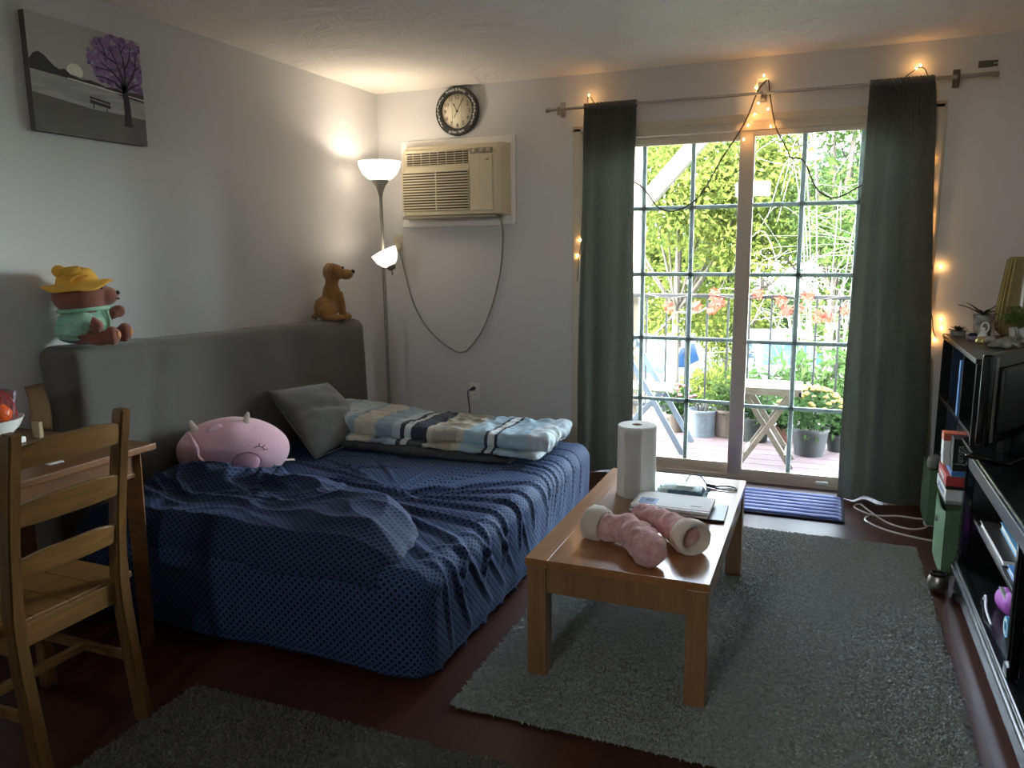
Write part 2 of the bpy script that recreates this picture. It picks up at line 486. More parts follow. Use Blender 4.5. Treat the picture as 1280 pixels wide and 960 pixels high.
def smooth_path(pts, n=8, closed=False):
    P = [V(p) for p in pts]
    out = []
    m = len(P)
    for i in range(m if closed else m - 1):
        if closed: a, b, c, d = P[(i - 1) % m], P[i], P[(i + 1) % m], P[(i + 2) % m]
        else: a, b, c, d = P[max(i - 1, 0)], P[i], P[i + 1], P[min(i + 2, m - 1)]
        for k in range(n):
            t = k / n
            out.append(0.5 * ((2 * b) + (c - a) * t + (2 * a - 5 * b + 4 * c - d) * t * t + (3 * b - a - 3 * c + d) * t ** 3))
    if not closed: out.append(P[-1])
    return out

def tube(bm, pts, r, seg=8, n=8, smooth=True, closed=False, mi=0, flat=1.0):
    P = smooth_path(pts, n, closed) if smooth else [V(p) for p in pts]
    rad = r if callable(r) else (lambda t: r)
    m = len(P)
    rings = []
    prev = None
    for i, p in enumerate(P):
        if closed: d = P[(i + 1) % m] - P[i - 1]
        else: d = P[min(i + 1, m - 1)] - P[max(i - 1, 0)]
        if d.length < 1e-9: d = V((0, 0, 1))
        d.normalize()
        if prev is None:
            a = d.orthogonal().normalized()
        else:
            a = (prev - d * prev.dot(d))
            a = a.normalized() if a.length > 1e-6 else d.orthogonal().normalized()
        prev = a
        b = d.cross(a)
        rr = rad(i / max(1, m - 1))
        rings.append([bm.verts.new(p + (a * math.cos(2 * PI * k / seg) + b * flat * math.sin(2 * PI * k / seg)) * rr) for k in range(seg)])
    fs = []
    pairs = list(zip(rings, rings[1:])) + ([(rings[-1], rings[0])] if closed else [])
    for A, B in pairs:
        for k in range(seg):
            j = (k + 1) % seg
            fs.append(bm.faces.new((A[k], A[j], B[j], B[k])))
    if not closed:
        fs.append(bm.faces.new(rings[0][::-1])); fs.append(bm.faces.new(rings[-1]))
    for f in fs: f.smooth = True; f.material_index = mi
    return bm

def ell(bm, c, r, seg=20, rot=None, mi=0, axes=None):
    b = bmesh.new()
    bmesh.ops.create_uvsphere(b, u_segments=seg, v_segments=max(6, seg * 2 // 3), radius=1)
    for f in b.faces: f.smooth = True
    if not isinstance(r, (tuple, list)): r = (r, r, r)
    m = Matrix.Diagonal((*r, 1))
    if rot is not None: m = Euler(rot).to_matrix().to_4x4() @ m
    if axes is not None: m = axes @ m
    merge(bm, b, Matrix.Translation(V(c)) @ m, mi)
    return bm

def grid(bm, nu, nv, fn, uvfn=None, closed_u=False, mi=0):
    uvl = (bm.loops.layers.uv.active or bm.loops.layers.uv.new('UVMap')) if uvfn else None
    vs = [[bm.verts.new(fn(i / nu, j / nv)) for j in range(nv + 1)] for i in range(nu + (0 if closed_u else 1))]
    n = len(vs)
    for i in range(nu):
        for j in range(nv):
            i2 = (i + 1) % n
            f = bm.faces.new((vs[i][j], vs[i2][j], vs[i2][j + 1], vs[i][j + 1]))
            f.smooth = True; f.material_index = mi
            if uvl:
                for l, (a, b) in zip(f.loops, ((i, j), (i + 1, j), (i + 1, j + 1), (i, j + 1))):
                    l[uvl].uv = uvfn(a / nu, b / nv)
    return bm

def blob(name, parts, m, parent=None, voxel=0.007, smooth_it=6, loc=None, label=None):
    """union of overlapping rounded volumes remeshed into one continuous skin"""
    bm = BM()
    for p in parts: p(bm)
    me = bpy.data.meshes.new(name + '_raw'); bm.to_mesh(me); bm.free()
    o = bpy.data.objects.new(name + '_raw', me); COL.objects.link(o)
    r = o.modifiers.new('r', 'REMESH'); r.mode = 'VOXEL'; r.voxel_size = voxel; r.use_smooth_shade = True
    s = o.modifiers.new('s', 'SMOOTH'); s.iterations = smooth_it; s.factor = 0.5
    dg = bpy.context.evaluated_depsgraph_get()
    b2 = BM(); b2.from_object(o, dg)
    bpy.data.objects.remove(o); bpy.data.meshes.remove(me)
    for f in b2.faces: f.smooth = True
    res = obj(name, b2, m, parent, smooth=True, loc=loc, label=label, angle=180)
    return res

FONT = {}
def text_bm(bm, s, size, mtx, depth=0.0006, mi=0, align='CENTER'):
    cu = bpy.data.curves.new('txt', 'FONT')
    cu.body = s; cu.size = size; cu.align_x = align; cu.align_y = 'CENTER'; cu.extrude = depth; cu.resolution_u = 3
    o = bpy.data.objects.new('txt', cu); COL.objects.link(o)
    dg = bpy.context.evaluated_depsgraph_get()
    me = o.evaluated_get(dg).to_mesh()
    b = BM(); b.from_mesh(me)
    o.evaluated_get(dg).to_mesh_clear()
    bpy.data.objects.remove(o); bpy.data.curves.remove(cu)
    merge(bm, b, mtx, mi)

def frame_mtx(o, x, y):
    """matrix with origin o, local x and y axes as given"""
    x = V(x).normalized(); y = V(y); y = (y - x * y.dot(x)).normalized(); z = x.cross(y)
    o = V(o)
    return Matrix(((x.x, y.x, z.x, o.x), (x.y, y.y, z.y, o.y), (x.z, y.z, z.z, o.z), (0, 0, 0, 1)))

def structure(name, bm, m, label=None, **k):
    o = obj(name, bm, m, **k)
    o['kind'] = 'structure'
    if label: o['label'] = label
    return o

def solo(name, bm, m, label, cat, loc, group=None, smooth=False, kind=None, angle=None):
    o = obj(name, bm, m, None, smooth=smooth, loc=loc, angle=angle)
    return tag(o, label, cat, group, kind)

def nz(x, y=0.0, z=0.0): return noise.noise(V((x, y, z)))
MT['frieze'] = mat('grey_sheen_frieze', srgb(58, 60, 60), 0.3)
MT['plinth'] = mat('black_lacquer', srgb(24, 25, 24), 0.22)
LAMP, SUN, SKY, EXPO = 11.0, 0.5, 6.0, 1.4
MT['twig_wire'] = mat('brown_wire', srgb(64, 52, 42), 0.6)
MT['marble'] = mat('marbled_ceramic', srgb(206, 204, 198), 0.35, col2=srgb(120, 116, 110), vscale=30)

# ================================================================== ROOM SHELL
YF = -7.2; XR = 3.96; H = 2.44
structure('floor', box(BM(), -0.15, XR + .15, YF - .15, 0.15, -0.12, 0), MT['floor'], 'reddish brown laminate plank floor')
structure('ceiling', box(BM(), -0.15, XR + .15, YF - .15, 0.15, H, H + .12), MT['ceiling'], 'off-white swirled plaster ceiling')
structure('wall_left', box(BM(), -0.15, 0, YF - .15, 0.15, 0, H), MT['wall'], 'pale grey lilac wall behind the sofa bed')
structure('wall_right', box(BM(), XR, XR + .15, YF - .15, 0.15, 0, H), MT['wall'], 'pale grey wall behind the black bookcase')
WX0, WX1, WZ0, WZ1 = 1.52, 2.08, 2.12, 2.39
bm = BM(); box(bm, 0, WX0, YF - .15, YF, 0, H); box(bm, WX1, XR, YF - .15, YF, 0, H); box(bm, WX0, WX1, YF - .15, YF, 0, WZ0); box(bm, WX0, WX1, YF - .15, YF, WZ1, H)
structure('wall_front', bm, MT['wall'], 'pale grey wall behind the viewer')
wn = thing('fill_window_1', 'unseen high window added behind the viewer to brighten the room', None, (1.6, YF - .08, WZ0)); wn['kind'] = 'structure'  # unseen opening, added so skylight from behind lifts the dark room
bm = BM()
for (a, b, c, e) in ((WX0, WX0 + .03, WZ0, WZ1), (WX1 - .03, WX1, WZ0, WZ1), (WX0 + .03, WX1 - .03, WZ0, WZ0 + .03), (WX0 + .03, WX1 - .03, WZ1 - .03, WZ1)): box(bm, a, b, YF - .12, YF - .04, c, e, .004)
obj('fill_window_frame', bm, MT['white_trim'], wn)
obj('glass_pane', box(BM(), WX0 + .03, WX1 - .03, YF - .083, YF - .077, WZ0 + .03, WZ1 - .03), MT['glass'], wn)
OX0, OX1, OZ = 1.45, 3.37, 2.10
bm = BM()
box(bm, 0, OX0, 0, .15, 0, H); box(bm, OX1, XR, 0, .15, 0, H); box(bm, OX0, OX1, 0, .15, OZ, H)
structure('wall_back', bm, MT['wall'], 'pale grey wall around the sliding glass door')
bm = BM()
for a, b in ((0.0, 1.38), (3.42, XR)):
    box(bm, a, b, -.012, 0, 0, .08, .004)
structure('baseboard_back', bm, MT['white_trim'], 'low white skirting along the window wall')
# casing
bm = BM()
for (x0, x1, z0, z1) in ((OX0 - .06, OX0 + .005, 0, OZ + .035), (OX1 - .025, OX1 + .042, 0, OZ + .035), (OX0 - .06, OX1 + .042, OZ - .005, OZ + .038)):
    box(bm, x0, x1, -.018, 0, z0, z1, .004)
    if z1 - z0 > 1: box(bm, x0 + .01, x1 - .01, -.024, -.016, z0, z1 - .012, .003)
    else: box(bm, x0, x1, -.024, -.016, z0 + .008, z1 - .01, .003)
structure('trim_1', bm, MT['trim'], 'almond casing around the sliding glass door')

# sliding door
d = thing('door_1', 'sliding glass patio door with almond frame and white grids', None, (OX0, .08, 0)); d['kind'] = 'structure'
bm = BM()
box(bm, OX0, OX0 + .045, .0, .14, 0, OZ); box(bm, OX1 - .045, OX1, 0, .14, 0, OZ)
box(bm, OX0, OX1, 0, .14, OZ - .045, OZ); box(bm, OX0, OX1, 0, .14, 0, .022)
for y in (.012, .066, .12): box(bm, OX0, OX1, y - .003, y + .003, .02, .034)
obj('door_frame', bm, MT['trim'], d)
def panel(nm, x0, x1, y0, y1, sl, sr, zb, zt, vm):
    bm = BM()
    z0, z1 = .024, OZ - .045
    box(bm, x0, x0 + sl, y0, y1, z0, z1, .004); box(bm, x1 - sr, x1, y0, y1, z0, z1, .004)
    box(bm, x0 + sl, x1 - sr, y0, y1, z0, zb, .003); box(bm, x0 + sl, x1 - sr, y0, y1, zt, z1, .003)
    ym = (y0 + y1) / 2
    for (a, b, c, e) in ((x0 + sl, x0 + sl + .008, zb, zt), (x1 - sr - .008, x1 - sr, zb, zt), (x0 + sl, x1 - sr, zb, zb + .008), (x0 + sl, x1 - sr, zt - .008, zt)):
        box(bm, a, b, y0 + .006, y1 - .006, c, e)
    p = obj(nm, bm, MT['trim'], d)
    obj('glass_pane', box(BM(), x0 + sl, x1 - sr, ym - .003, ym + .003, zb, zt), MT['glass'], p)
    bm = BM()
    for x in vm: box(bm, x - .013, x + .013, ym + .004, ym + .012, zb, zt, .002)
    for z in (1.641, 1.242, .847, .458): box(bm, x0 + sl, x1 - sr, ym + .004, ym + .0115, z - .012, z + .012, .002)
    obj('grid', bm, MT['muntin'], p)
    return p
panel('fixed_panel', OX0 + .045, 2.43, .072, .108, .035, .045, .078, 2.018, (1.815, 2.108))
pr = panel('sliding_panel', 2.378, OX1 - .045, .022, .058, .076, .076, .06, 2.032, (2.728, 3.025))
obj('door_foot_lock', box(BM(), 2.885, 2.955, -.012, .021, .026, .044, .006), MT['white'], pr)

# ================================================================== CEILING-HIGH THINGS ON THE WALLS
# ---- canvas painting
PY0, PY1, PZ0, PZ1 = -2.537, -2.005, 1.868, 2.306
p = thing('painting', 'unframed canvas painting of a lilac tree and bench beside a grey lake', 'painting', (0.01, (PY0 + PY1) / 2, PZ0))
obj('canvas', box(BM(), 0.003, .034, PY0, PY1, PZ0, PZ1, .003), MT['canvas'], p)
W_, H_ = PY1 - PY0, PZ1 - PZ0
bm = BM()
mats = [MT[k] for k in ('p_sky', 'p_lake', 'p_hill', 'p_ground', 'p_moon', 'p_tree', 'p_lilac', 'p_violet')]
def poly(pts, lev, mi):
    f = bm.faces.new([bm.verts.new((.0343 + lev * .00022, PY0 + u * W_, PZ0 + v * H_)) for u, v in pts])
    f.material_index = mi
def strip(pts, w0, w1, lev, mi):
    n = len(pts)
    for i in range(n - 1):
        a, b = V(pts[i]), V(pts[i + 1]); dd = (b - a).normalized(); s = V((-dd.y, dd.x))
        wa = w0 + (w1 - w0) * i / (n - 1); wb = w0 + (w1 - w0) * (i + 1) / (n - 1)
        poly([a + s * wa, a - s * wa, b - s * wb, b + s * wb], lev, mi)
poly([(0, .5), (1, .44), (1, 1), (0, 1)], 0, 0)
poly([(0, .28), (1, .2), (1, .5), (0, .56)], 1, 1)
poly([(0, 0), (1, 0), (1, .26), (.5, .27), (.25, .3), (0, .33)], 2, 3)
poly([(.37 + .07 * math.cos(a * PI / 9), .58 + .065 * math.sin(a * PI / 9)) for a in range(18)], 1, 4)
poly([(0, .52), (0, .60), (.04, .66), (.08, .68), (.12, .66), (.2, .58), (.24, .565), (.28, .58), (.33, .54), (.4, .515), (.5, .53), (.56, .52), (.62, .505), (.62, .49), (.3, .505)], 2, 2)
poly([(.6, .49), (.7, .51), (.85, .5), (1, .5), (1, .42), (.8, .44)], 2, 2)
poly([(.3, .5), (1, .44), (1, .45), (.3, .51)], 3, 4)
rnd = random.Random(3)
crown = []
while len(crown) < 330:
    u, v = rnd.uniform(.46, 1.0), rnd.uniform(.47, .985)
    e = ((u - .80) / .31) ** 2 + ((v - .745) / .25) ** 2
    if e < 1 or (u > .85 and v > .5 and e < 1.3): crown.append((u, v))
for u, v in crown:
    r = rnd.uniform(.014, .032); k = rnd.randint(5, 7); ph = rnd.random() * 6
    pts = [(min(1, u + r * rnd.uniform(.7, 1.2) * math.cos(ph + 2 * PI * a / k)), min(1, v + r * 1.1 * rnd.uniform(.7, 1.2) * math.sin(ph + 2 * PI * a / k))) for a in range(k)]
    poly(pts, 4 + rnd.random() * 2, rnd.choice((6, 6, 7)))
strip([(.82, .16), (.825, .3), (.82, .42), (.81, .52)], .034, .026, 7, 5)
for pts, w in (([(.81, .48), (.78, .58), (.7, .66), (.6, .72)], .016), ([(.81, .48), (.8, .6), (.76, .74), (.7, .86)], .015), ([(.81, .5), (.83, .64), (.82, .8), (.78, .94)], .014),
               ([(.81, .5), (.87, .6), (.93, .72), (.95, .86)], .014), ([(.8, .5), (.72, .56), (.62, .585), (.55, .58)], .012), ([(.82, .5), (.9, .56), (.97, .6)], .012),
               ([(.75, .74), (.66, .78), (.58, .84)], .009), ([(.83, .7), (.88, .8), (.9, .93)], .009), ([(.7, .66), (.62, .66), (.54, .66)], .008), ([(.93, .72), (.98, .76)], .007), ([(.8, .84), (.84, .92)], .006), ([(.66, .78), (.64, .86), (.6, .92)], .006)):
    strip(pts, w, .004, 8, 5)
poly([(.77, .17), (.88, .17), (.85, .2), (.8, .2)], 7.5, 5)
for q in ([(.475, .325), (.66, .30), (.66, .33), (.475, .355)], [(.475, .365), (.66, .34), (.66, .36), (.475, .385)], [(.5, .325), (.51, .325), (.51, .28), (.5, .28)], [(.62, .3), (.63, .3), (.63, .26), (.62, .26)]):
    poly(q, 7, 5)
bmesh.ops.recalc_face_normals(bm, faces=bm.faces[:])
for f in bm.faces:
    if f.normal.x < 0: f.normal_flip()
obj('painted_scene', bm, mats, p)

# ---- wall clock
CX, CZ, CR = .615, 2.283, .152
c = thing('wall_clock', 'round dark-rimmed wall clock with cream face above the air conditioner', 'clock', (CX, 0, CZ))
bm = BM()
lathe(bm, (CX, 0, CZ), [(0, .001), (CR * .94, .001), (CR, .012), (CR, .03), (CR * .96, .042), (CR * .74, .04), (CR * .72, .022), (0, .022)], 64, (0, -1, 0))
obj('rim', bm, MT['clock_rim'], c, smooth=True)
bm = BM(); lathe(bm, (CX, 0, CZ), [(0, .024), (CR * .715, .024), (CR * .715, .026), (0, .026)], 64, (0, -1, 0))
obj('clock_face', bm, MT['clock_face'], c)
bm = BM()
for x in (-.035, .032):
    hh = math.sqrt((CR * .71) ** 2 - x * x)
    box(bm, CX + x - .0005, CX + x + .0005, -.0268, -.0259, CZ - hh, CZ + hh)
for k in range(1, 13):
    a = PI / 2 - k * PI / 6
    text_bm(bm, str(k), .034, frame_mtx((CX + .086 * math.cos(a), -.0268, CZ + .086 * math.sin(a)), (1, 0, 0), (0, 0, 1)), .0004)
obj('numerals', bm, MT['ink'], c)
def ring_text(bm, s, r, amid, step, size, flip=False):
    n = len(s)
    for i, ch in enumerate(s):
        if ch == ' ': continue
        o = (i - (n - 1) / 2) * step
        a = amid + o if flip else amid - o
        rad = V((math.cos(a), 0, math.sin(a))); tan = V((math.sin(a), 0, -math.cos(a)))
        if flip: tan = -tan; up = -rad
        else: up = rad
        text_bm(bm, ch, size, frame_mtx(V((CX, -.0425, CZ)) + rad * r, tan, up), .0004)
bm = BM()
ring_text(bm, 'Friends & Family', CR * .86, PI / 2, .068, .024)
ring_text(bm, 'gather here', CR * .86, -PI / 2, .075, .025, True)
for s in (-1, 1):      # twig flourish up each side of the rim
    pts = [V((CX + s * CR * (.86 + .018 * math.sin(7 * a)) * math.cos(a), -.043, CZ + CR * (.86 + .018 * math.sin(7 * a)) * math.sin(a))) for a in [(-.78 + 1.56 * k / 20) for k in range(21)]]
    tube(bm, pts, .0016, 5, 3)
    for k in range(1, 20, 2):
        ell(bm, pts[k] + V((s * .005 * (1 if k % 4 == 1 else -1), 0, .002)), (.0045, .001, .003), 8)
obj('lettering', bm, MT['white'], c)
bm = BM()
def hand(ang, l, w, back):
    dv = V((math.sin(ang), 0, math.cos(ang)))
    bar(bm, V((CX, -.029, CZ)) - dv * back, V((CX, -.029, CZ)) + dv * l, w, .0012, up=(0, -1, 0))
    ell(bm, V((CX, -.029, CZ)) + dv * l * .75, (w * 1.2, .0008, w * 1.2), 8)
hand(math.radians(332), .058, .004, .0); hand(math.radians(30), .085, .003, .045)
cyl(bm, (CX, -.026, CZ), (CX, -.032, CZ), .006)
obj('hands', bm, MT['ink'], c)

# ---- air conditioner
a = thing('air_conditioner', 'beige through-wall air conditioner with louvred grilles below the clock', 'air conditioner', (.6, 0, 1.59))
bm = BM()
FX0, FX1, FZ0, FZ1 = .19, 1.012, 1.565, 2.118
for (x0, x1, z0, z1) in ((FX0, FX0 + .062, FZ0, FZ1), (FX1 - .085, FX1, FZ0, FZ1), (FX0 + .062, FX1 - .085, FZ1 - .062, FZ1), (FX0 + .062, FX1 - .085, FZ0, FZ0 + .055)):
    box(bm, x0, x1, -.018, -.001, z0, z1, .004)
for (x0, x1, z0, z1) in ((FX0 + .012, FX0 + .05, FZ0 + .02, FZ1 - .014), (FX1 - .07, FX1 - .018, FZ0 + .02, FZ1 - .014), (FX0 + .05, FX1 - .07, FZ1 - .05, FZ1 - .014), (FX0 - .002, FX1 - .09, FZ0 - .008, FZ0 + .03)):
    box(bm, x0, x1, -.028, -.016, z0, z1, .004)
obj('surround', bm, MT['white_trim'], a)
AX0, AX1, AZ0, AZ1, AY = .245, .985, 1.618, 2.066, -.13
bm = BM()
# carcass: left side square, right side slanting back
prof = [(AX0, -.0), (AX0, AY + .03), (AX0 + .03, AY), (AX1 - .055, AY), (AX1 - .035, AY + .012), (AX1, -.03), (AX1, 0)]
n = len(prof)
lo = [bm.verts.new((x, y, AZ0 + (.012 if y < AY + .02 else 0))) for x, y in prof]
hi = [bm.verts.new((x, y + (.03 if y < AY + .04 else 0), AZ1)) for x, y in prof]
hm = [bm.verts.new((x, y, AZ1 - .05)) for x, y in prof]
for r0, r1 in ((lo, hm), (hm, hi)):
    for i in range(n):
        j = (i + 1) % n
        bm.faces.new((r0[i], r0[j], r1[j], r1[i]))
bm.faces.new(lo[::-1]); bm.faces.new(hi)
bmesh.ops.recalc_face_normals(bm, faces=bm.faces[:])
obj('body', bm, MT['ac'], a)
GX0, GX1 = .285, .735
bm = BM(); box(bm, GX0 + .01, GX1, AY - .002, AY + .002, 1.945, 2.028, .0015)
g = obj('outlet_grille', bm, MT['ac_dark'], a)
bm = BM()
for k in range(6): box(bm, GX0, GX1, AY - .008, AY - .001, 1.95 + k * .0145, 1.955 + k * .0145, .001)
for k in range(7): box(bm, GX0 + .055 + k * .06, GX0 + .058 + k * .06, AY - .005, AY - .001, 1.945, 2.03)
box(bm, GX0 - .008, GX1 + .008, AY - .006, AY, 2.03, 2.038, .002); box(bm, GX0 - .008, GX1 + .008, AY - .006, AY, 1.934, 1.943, .002)
obj('louvre', bm, MT['ac'], g)
bm = BM(); box(bm, GX0 - .025, GX1, AY - .002, AY + .002, 1.655, 1.905, .0015)
g = obj('intake_grille', bm, MT['ac_dark'], a)
bm = BM()
for k in range(15): box(bm, GX0 - .03, GX1 + .005, AY - .009, AY - .001, 1.657 + k * .0172, 1.6655 + k * .0172, .002)
for x in (GX0 - .03, .5, GX1): box(bm, x, x + .005, AY - .007, AY - .001, 1.65, 1.91)
obj('louvre', bm, MT['ac'], g)
bm = BM(); box(bm, .748, .905, AY - .006, AY + .002, 1.65, 1.995, .004)
obj('front_cover', bm, MT['ac'], a)
bm = BM(); box(bm, .748, .905, AY - .006, AY + .004, 2.0, 2.035, .006)
cp = obj('control_panel', bm, MT['ac_grey'], a)
for x in (.785, .835, .88):
    bm = BM(); cyl(bm, (x, AY - .005, 2.018), (x, AY - .02, 2.018), .014, .012, 20); box(bm, x - .002, x + .002, AY - .025, AY - .018, 2.006, 2.03, .001)
    obj('knob', bm, MT['ac'], cp, smooth=True)
bm = BM(); box(bm, .86, .878, AY - .008, AY - .005, 1.955, 1.967, .001); obj('badge', bm, MT['ac_grey'], a)
bm = BM(); box(bm, AX0 + .005, AX1 - .06, AY - .003, -.03, AZ0 - .012, AZ0 + .006, .004); obj('drip_tray', bm, MT['ac_grey'], a)
pc = obj('power_cord', tube(BM(), [(.92, -.06, 1.612), (.925, -.03, 1.5), (.9, -.016, 1.27), (.84, -.014, 1.05), (.76, -.013, .87), (.66, -.013, .745), (.6, -.013, .718), (.54, -.013, .73), (.44, -.013, .79), (.33, -.013, .9), (.24, -.014, 1.06), (.19, -.016, 1.25), (.165, -.03, 1.38), (.15, -.04, 1.425)], .0055, 8, 6), MT['cord_grey'], a)
bm = BM(); box(bm, .133, .168, -.045, -.007, 1.41, 1.455, .006); obj('plug', bm, MT['ivory'], pc)

def outlet(nm, x, z, m, label, loc):
    t = thing(nm, label, 'outlet', loc)
    bm = BM(); box(bm, x - .035, x + .035, -.006, -.0005, z - .057, z + .057, .003)
    obj('cover_plate', bm, m, t)
    for s in (-1, 1):
        bm = BM(); box(bm, x - .017, x + .017, -.0085, -.005, z + s * .02 - .0135, z + s * .02 + .0135, .006, 3)
        for e in (-.006, .006): box(bm, x + e - .0012, x + e + .0012, -.0092, -.0078, z + s * .02 - .004, z + s * .02 + .005, mi=1)
        obj('socket', bm, [m, MT['ink']], t)
    return t
outlet('wall_outlet', .135, 1.452, MT['ivory'], 'ivory wall outlet feeding the grey air conditioner cord', (.135, 0, 1.452))
outlet('wall_outlet', .696, .452, MT['white'], 'white wall outlet with black plug low above the folded quilt', (.696, 0, .452))
k = thing('extension_cord', 'black cord plugged into the low outlet, hanging behind the folded quilt', 'cord', (.67, -.01, .01))
obj('cable', tube(BM(), [(.685, -.045, .468), (.667, -.05, .46), (.66, -.04, .42), (.662, -.025, .33), (.664, -.02, .2), (.66, -.02, .06), (.58, -.03, .006), (.4, -.05, .006)], .004, 8, 6), MT['cord_black'], k)
bm = BM(); cyl(bm, (.69, -.009, .472), (.688, -.045, .47), .015, .01, 14); obj('plug', bm, MT['black'], k, smooth=True)

# ================================================================== CURTAINS
RY, RZ = -.09, 2.232
r = thing('curtain_rod', 'thin brushed metal curtain rod over the sliding glass door', 'curtain rod', (2.45, RY, RZ))
obj('rod', cyl(BM(), (1.262, RY, RZ), (3.14, RY, RZ), .008, .008, 14), MT['silver'], r, smooth=True)
obj('rod_extension', cyl(BM(), (3.1, RY, RZ), (3.60, RY, RZ + .004), .0105, .0105, 14), MT['silver'], r, smooth=True)
for x in (1.258, 3.604):
    bm = BM(); cyl(bm, (x - .012, RY, RZ), (x + .012, RY, RZ), .013, .013, 14); obj('end_cap', bm, MT['silver'], r, smooth=True)
for x in (1.325, 2.50, 3.44):
    bm = BM()
    box(bm, x - .017, x + .017, -.008, 0, RZ - .035, RZ + .055, .004)
    box(bm, x - .006, x + .006, RY, -.004, RZ - .022, RZ - .012, .002)
    lathe(bm, (x - .006, RY, RZ), [(.008, 0), (.015, 0), (.015, .012), (.008, .012)], 16, (1, 0, 0))
    cyl(bm, (x, RY - .01, RZ - .03), (x, RY + .004, RZ - .014), .008, .008, 10)
    obj('bracket', bm, MT['dark_metal'] if x > 3 else MT['silver'], r)

def curtain(nm, label, xt0, xt1, xb0, xb1, zb, ph, folds, loc, lean=0.0):
    t = thing(nm, label, 'curtain', loc)
    nu, nv = 220, 70
    rnd = random.Random(int(ph * 100))
    ks = [(folds * (.45 + .35 * k), rnd.random() * 6.28, 1.0 - .16 * k) for k in range(4)]
    zt = RZ - .012
    def fn(u, v):
        z = zt + (zb - zt) * v
        sp = v ** .7
        x = (xt0 + (xt1 - xt0) * u) * (1 - sp) + (xb0 + (xb1 - xb0) * u) * sp
        y = 0
        for f, q, w in ks:
            y += w * math.sin(2 * PI * f * u + q + .5 * math.sin(2.2 * v + q))
        amp = .006 + .012 * min(1, v * 2) + .008 * v
        fine = .004 * math.sin(2 * PI * 26 * u + ph) * max(0, 1 - v * 6)
        hem = .006 * (1 + math.sin(9 * u + ph)) * v ** 6
        return V((x + .006 * math.sin(7 * v + 9 * u), RY - .012 + amp * y * .8 + fine - lean * v, z + hem))
    bm = grid(BM(), nu, nv, fn)
    bmesh.ops.solidify(bm, geom=bm.faces[:], thickness=.004)
    obj('panel', bm, MT['curtain'], t, smooth=True, angle=80)
    # gathered rod sleeve with a small ruffle standing above the rod
    def fh(u, v):
        a = -PI * .5 + 2 * PI * v
        rr = .0165 + .003 * math.sin(2 * PI * 30 * u + ph) + .002 * math.sin(2 * PI * 13 * u)
        return V((xt0 + (xt1 - xt0) * u, RY + rr * math.cos(a), RZ + rr * 1.1 * math.sin(a)))
    bm = grid(BM(), 220, 12, fh)
    def fr(u, v):
        return V((xt0 + (xt1 - xt0) * u, RY + .006 * math.sin(2 * PI * 28 * u + ph), RZ + .012 + .010 * v + .002 * math.sin(2 * PI * 17 * u)))
    b2 = grid(BM(), 220, 2, fr); bmesh.ops.solidify(b2, geom=b2.faces[:], thickness=.003); merge(bm, b2)
    obj('rod_pocket', bm, MT['curtain'], t, smooth=True, angle=80)
    return t
curtain('curtain', 'charcoal curtain panel gathered at the left end of the rod', 1.487, 1.803, 1.455, 1.815, .006, 1.3, 2.6, (1.64, RY, .02))
curtain('curtain', 'charcoal curtain panel on the right of the door, pooling by the floor', 3.035, 3.335, 3.0, 3.44, .003, 4.1, 2.6, (3.2, RY, .01), .05)
k = thing('wall_hook', 'small grey adhesive hook stuck on the wall beyond the rod end', 'hook', (3.575, 0, 2.3))
bm = BM(); box(bm, 3.535, 3.6, -.006, -.0005, 2.285, 2.318, .012, 3); obj('hook_plate', bm, MT['dark_metal'], k)
bm = BM(); box(bm, 3.59, 3.62, -.012, -.0005, 2.288, 2.298, .002); box(bm, 3.59, 3.62, -.012, -.0005, 2.306, 2.316, .002); obj('prong', bm, MT['dark_metal'], k)

# ---- fairy lights
fl = thing('string_lights', 'warm fairy lights strung over the curtain rod and down the door casing', 'string lights', (2.45, -.03, 2.1))
wire = [(1.43, -.03, 1.2), (1.44, -.03, 1.36), (1.452, -.03, 1.456), (1.462, -.028, 1.75), (1.47, -.03, 2.05), (1.49, -.04, 2.22), (1.5, -.05, 2.306), (1.53, -.06, 2.27), (1.545, -.07, 2.243)]
wire1 = [(1.53, -.03, 1.92), (1.66, -.028, 1.84), (1.82, -.027, 1.77), (1.93, -.027, 1.64), (2.04, -.027, 1.62), (2.17, -.027, 1.70), (2.28, -.027, 1.89), (2.37, -.026, 2.03), (2.42, -.035, 2.12), (2.46, -.06, 2.22), (2.48, -.06, 2.265), (2.52, -.03, 2.31), (2.535, -.05, 2.24), (2.55, -.035, 2.15), (2.58, -.027, 2.04), (2.64, -.026, 1.93), (2.66, -.026, 1.89), (2.73, -.026, 1.865), (2.8, -.026, 1.72), (2.88, -.026, 1.665), (2.95, -.027, 1.68), (3.02, -.03, 1.72), (3.1, -.04, 1.74)]
wire2 = [(3.2, -.13, 2.25), (3.24, -.05, 2.29), (3.262, -.035, 2.305), (3.3, -.03, 2.28), (3.345, -.028, 2.1), (3.355, -.028, 1.84), (3.36, -.028, 1.6), (3.365, -.028, 1.4), (3.4, -.028, 1.29), (3.385, -.028, 1.24), (3.385, -.028, 1.12), (3.42, -.012, 1.02), (3.43, -.012, .95), (3.45, -.012, .9)]
bm = BM()
for w in (wire, wire1, wire2): tube(bm, w, .0042 if w is wire1 else .0026, 6, 5)
def twig(p, dv): tube(bm, [p, V(p) + V(dv)], .0022, 4, smooth=False)
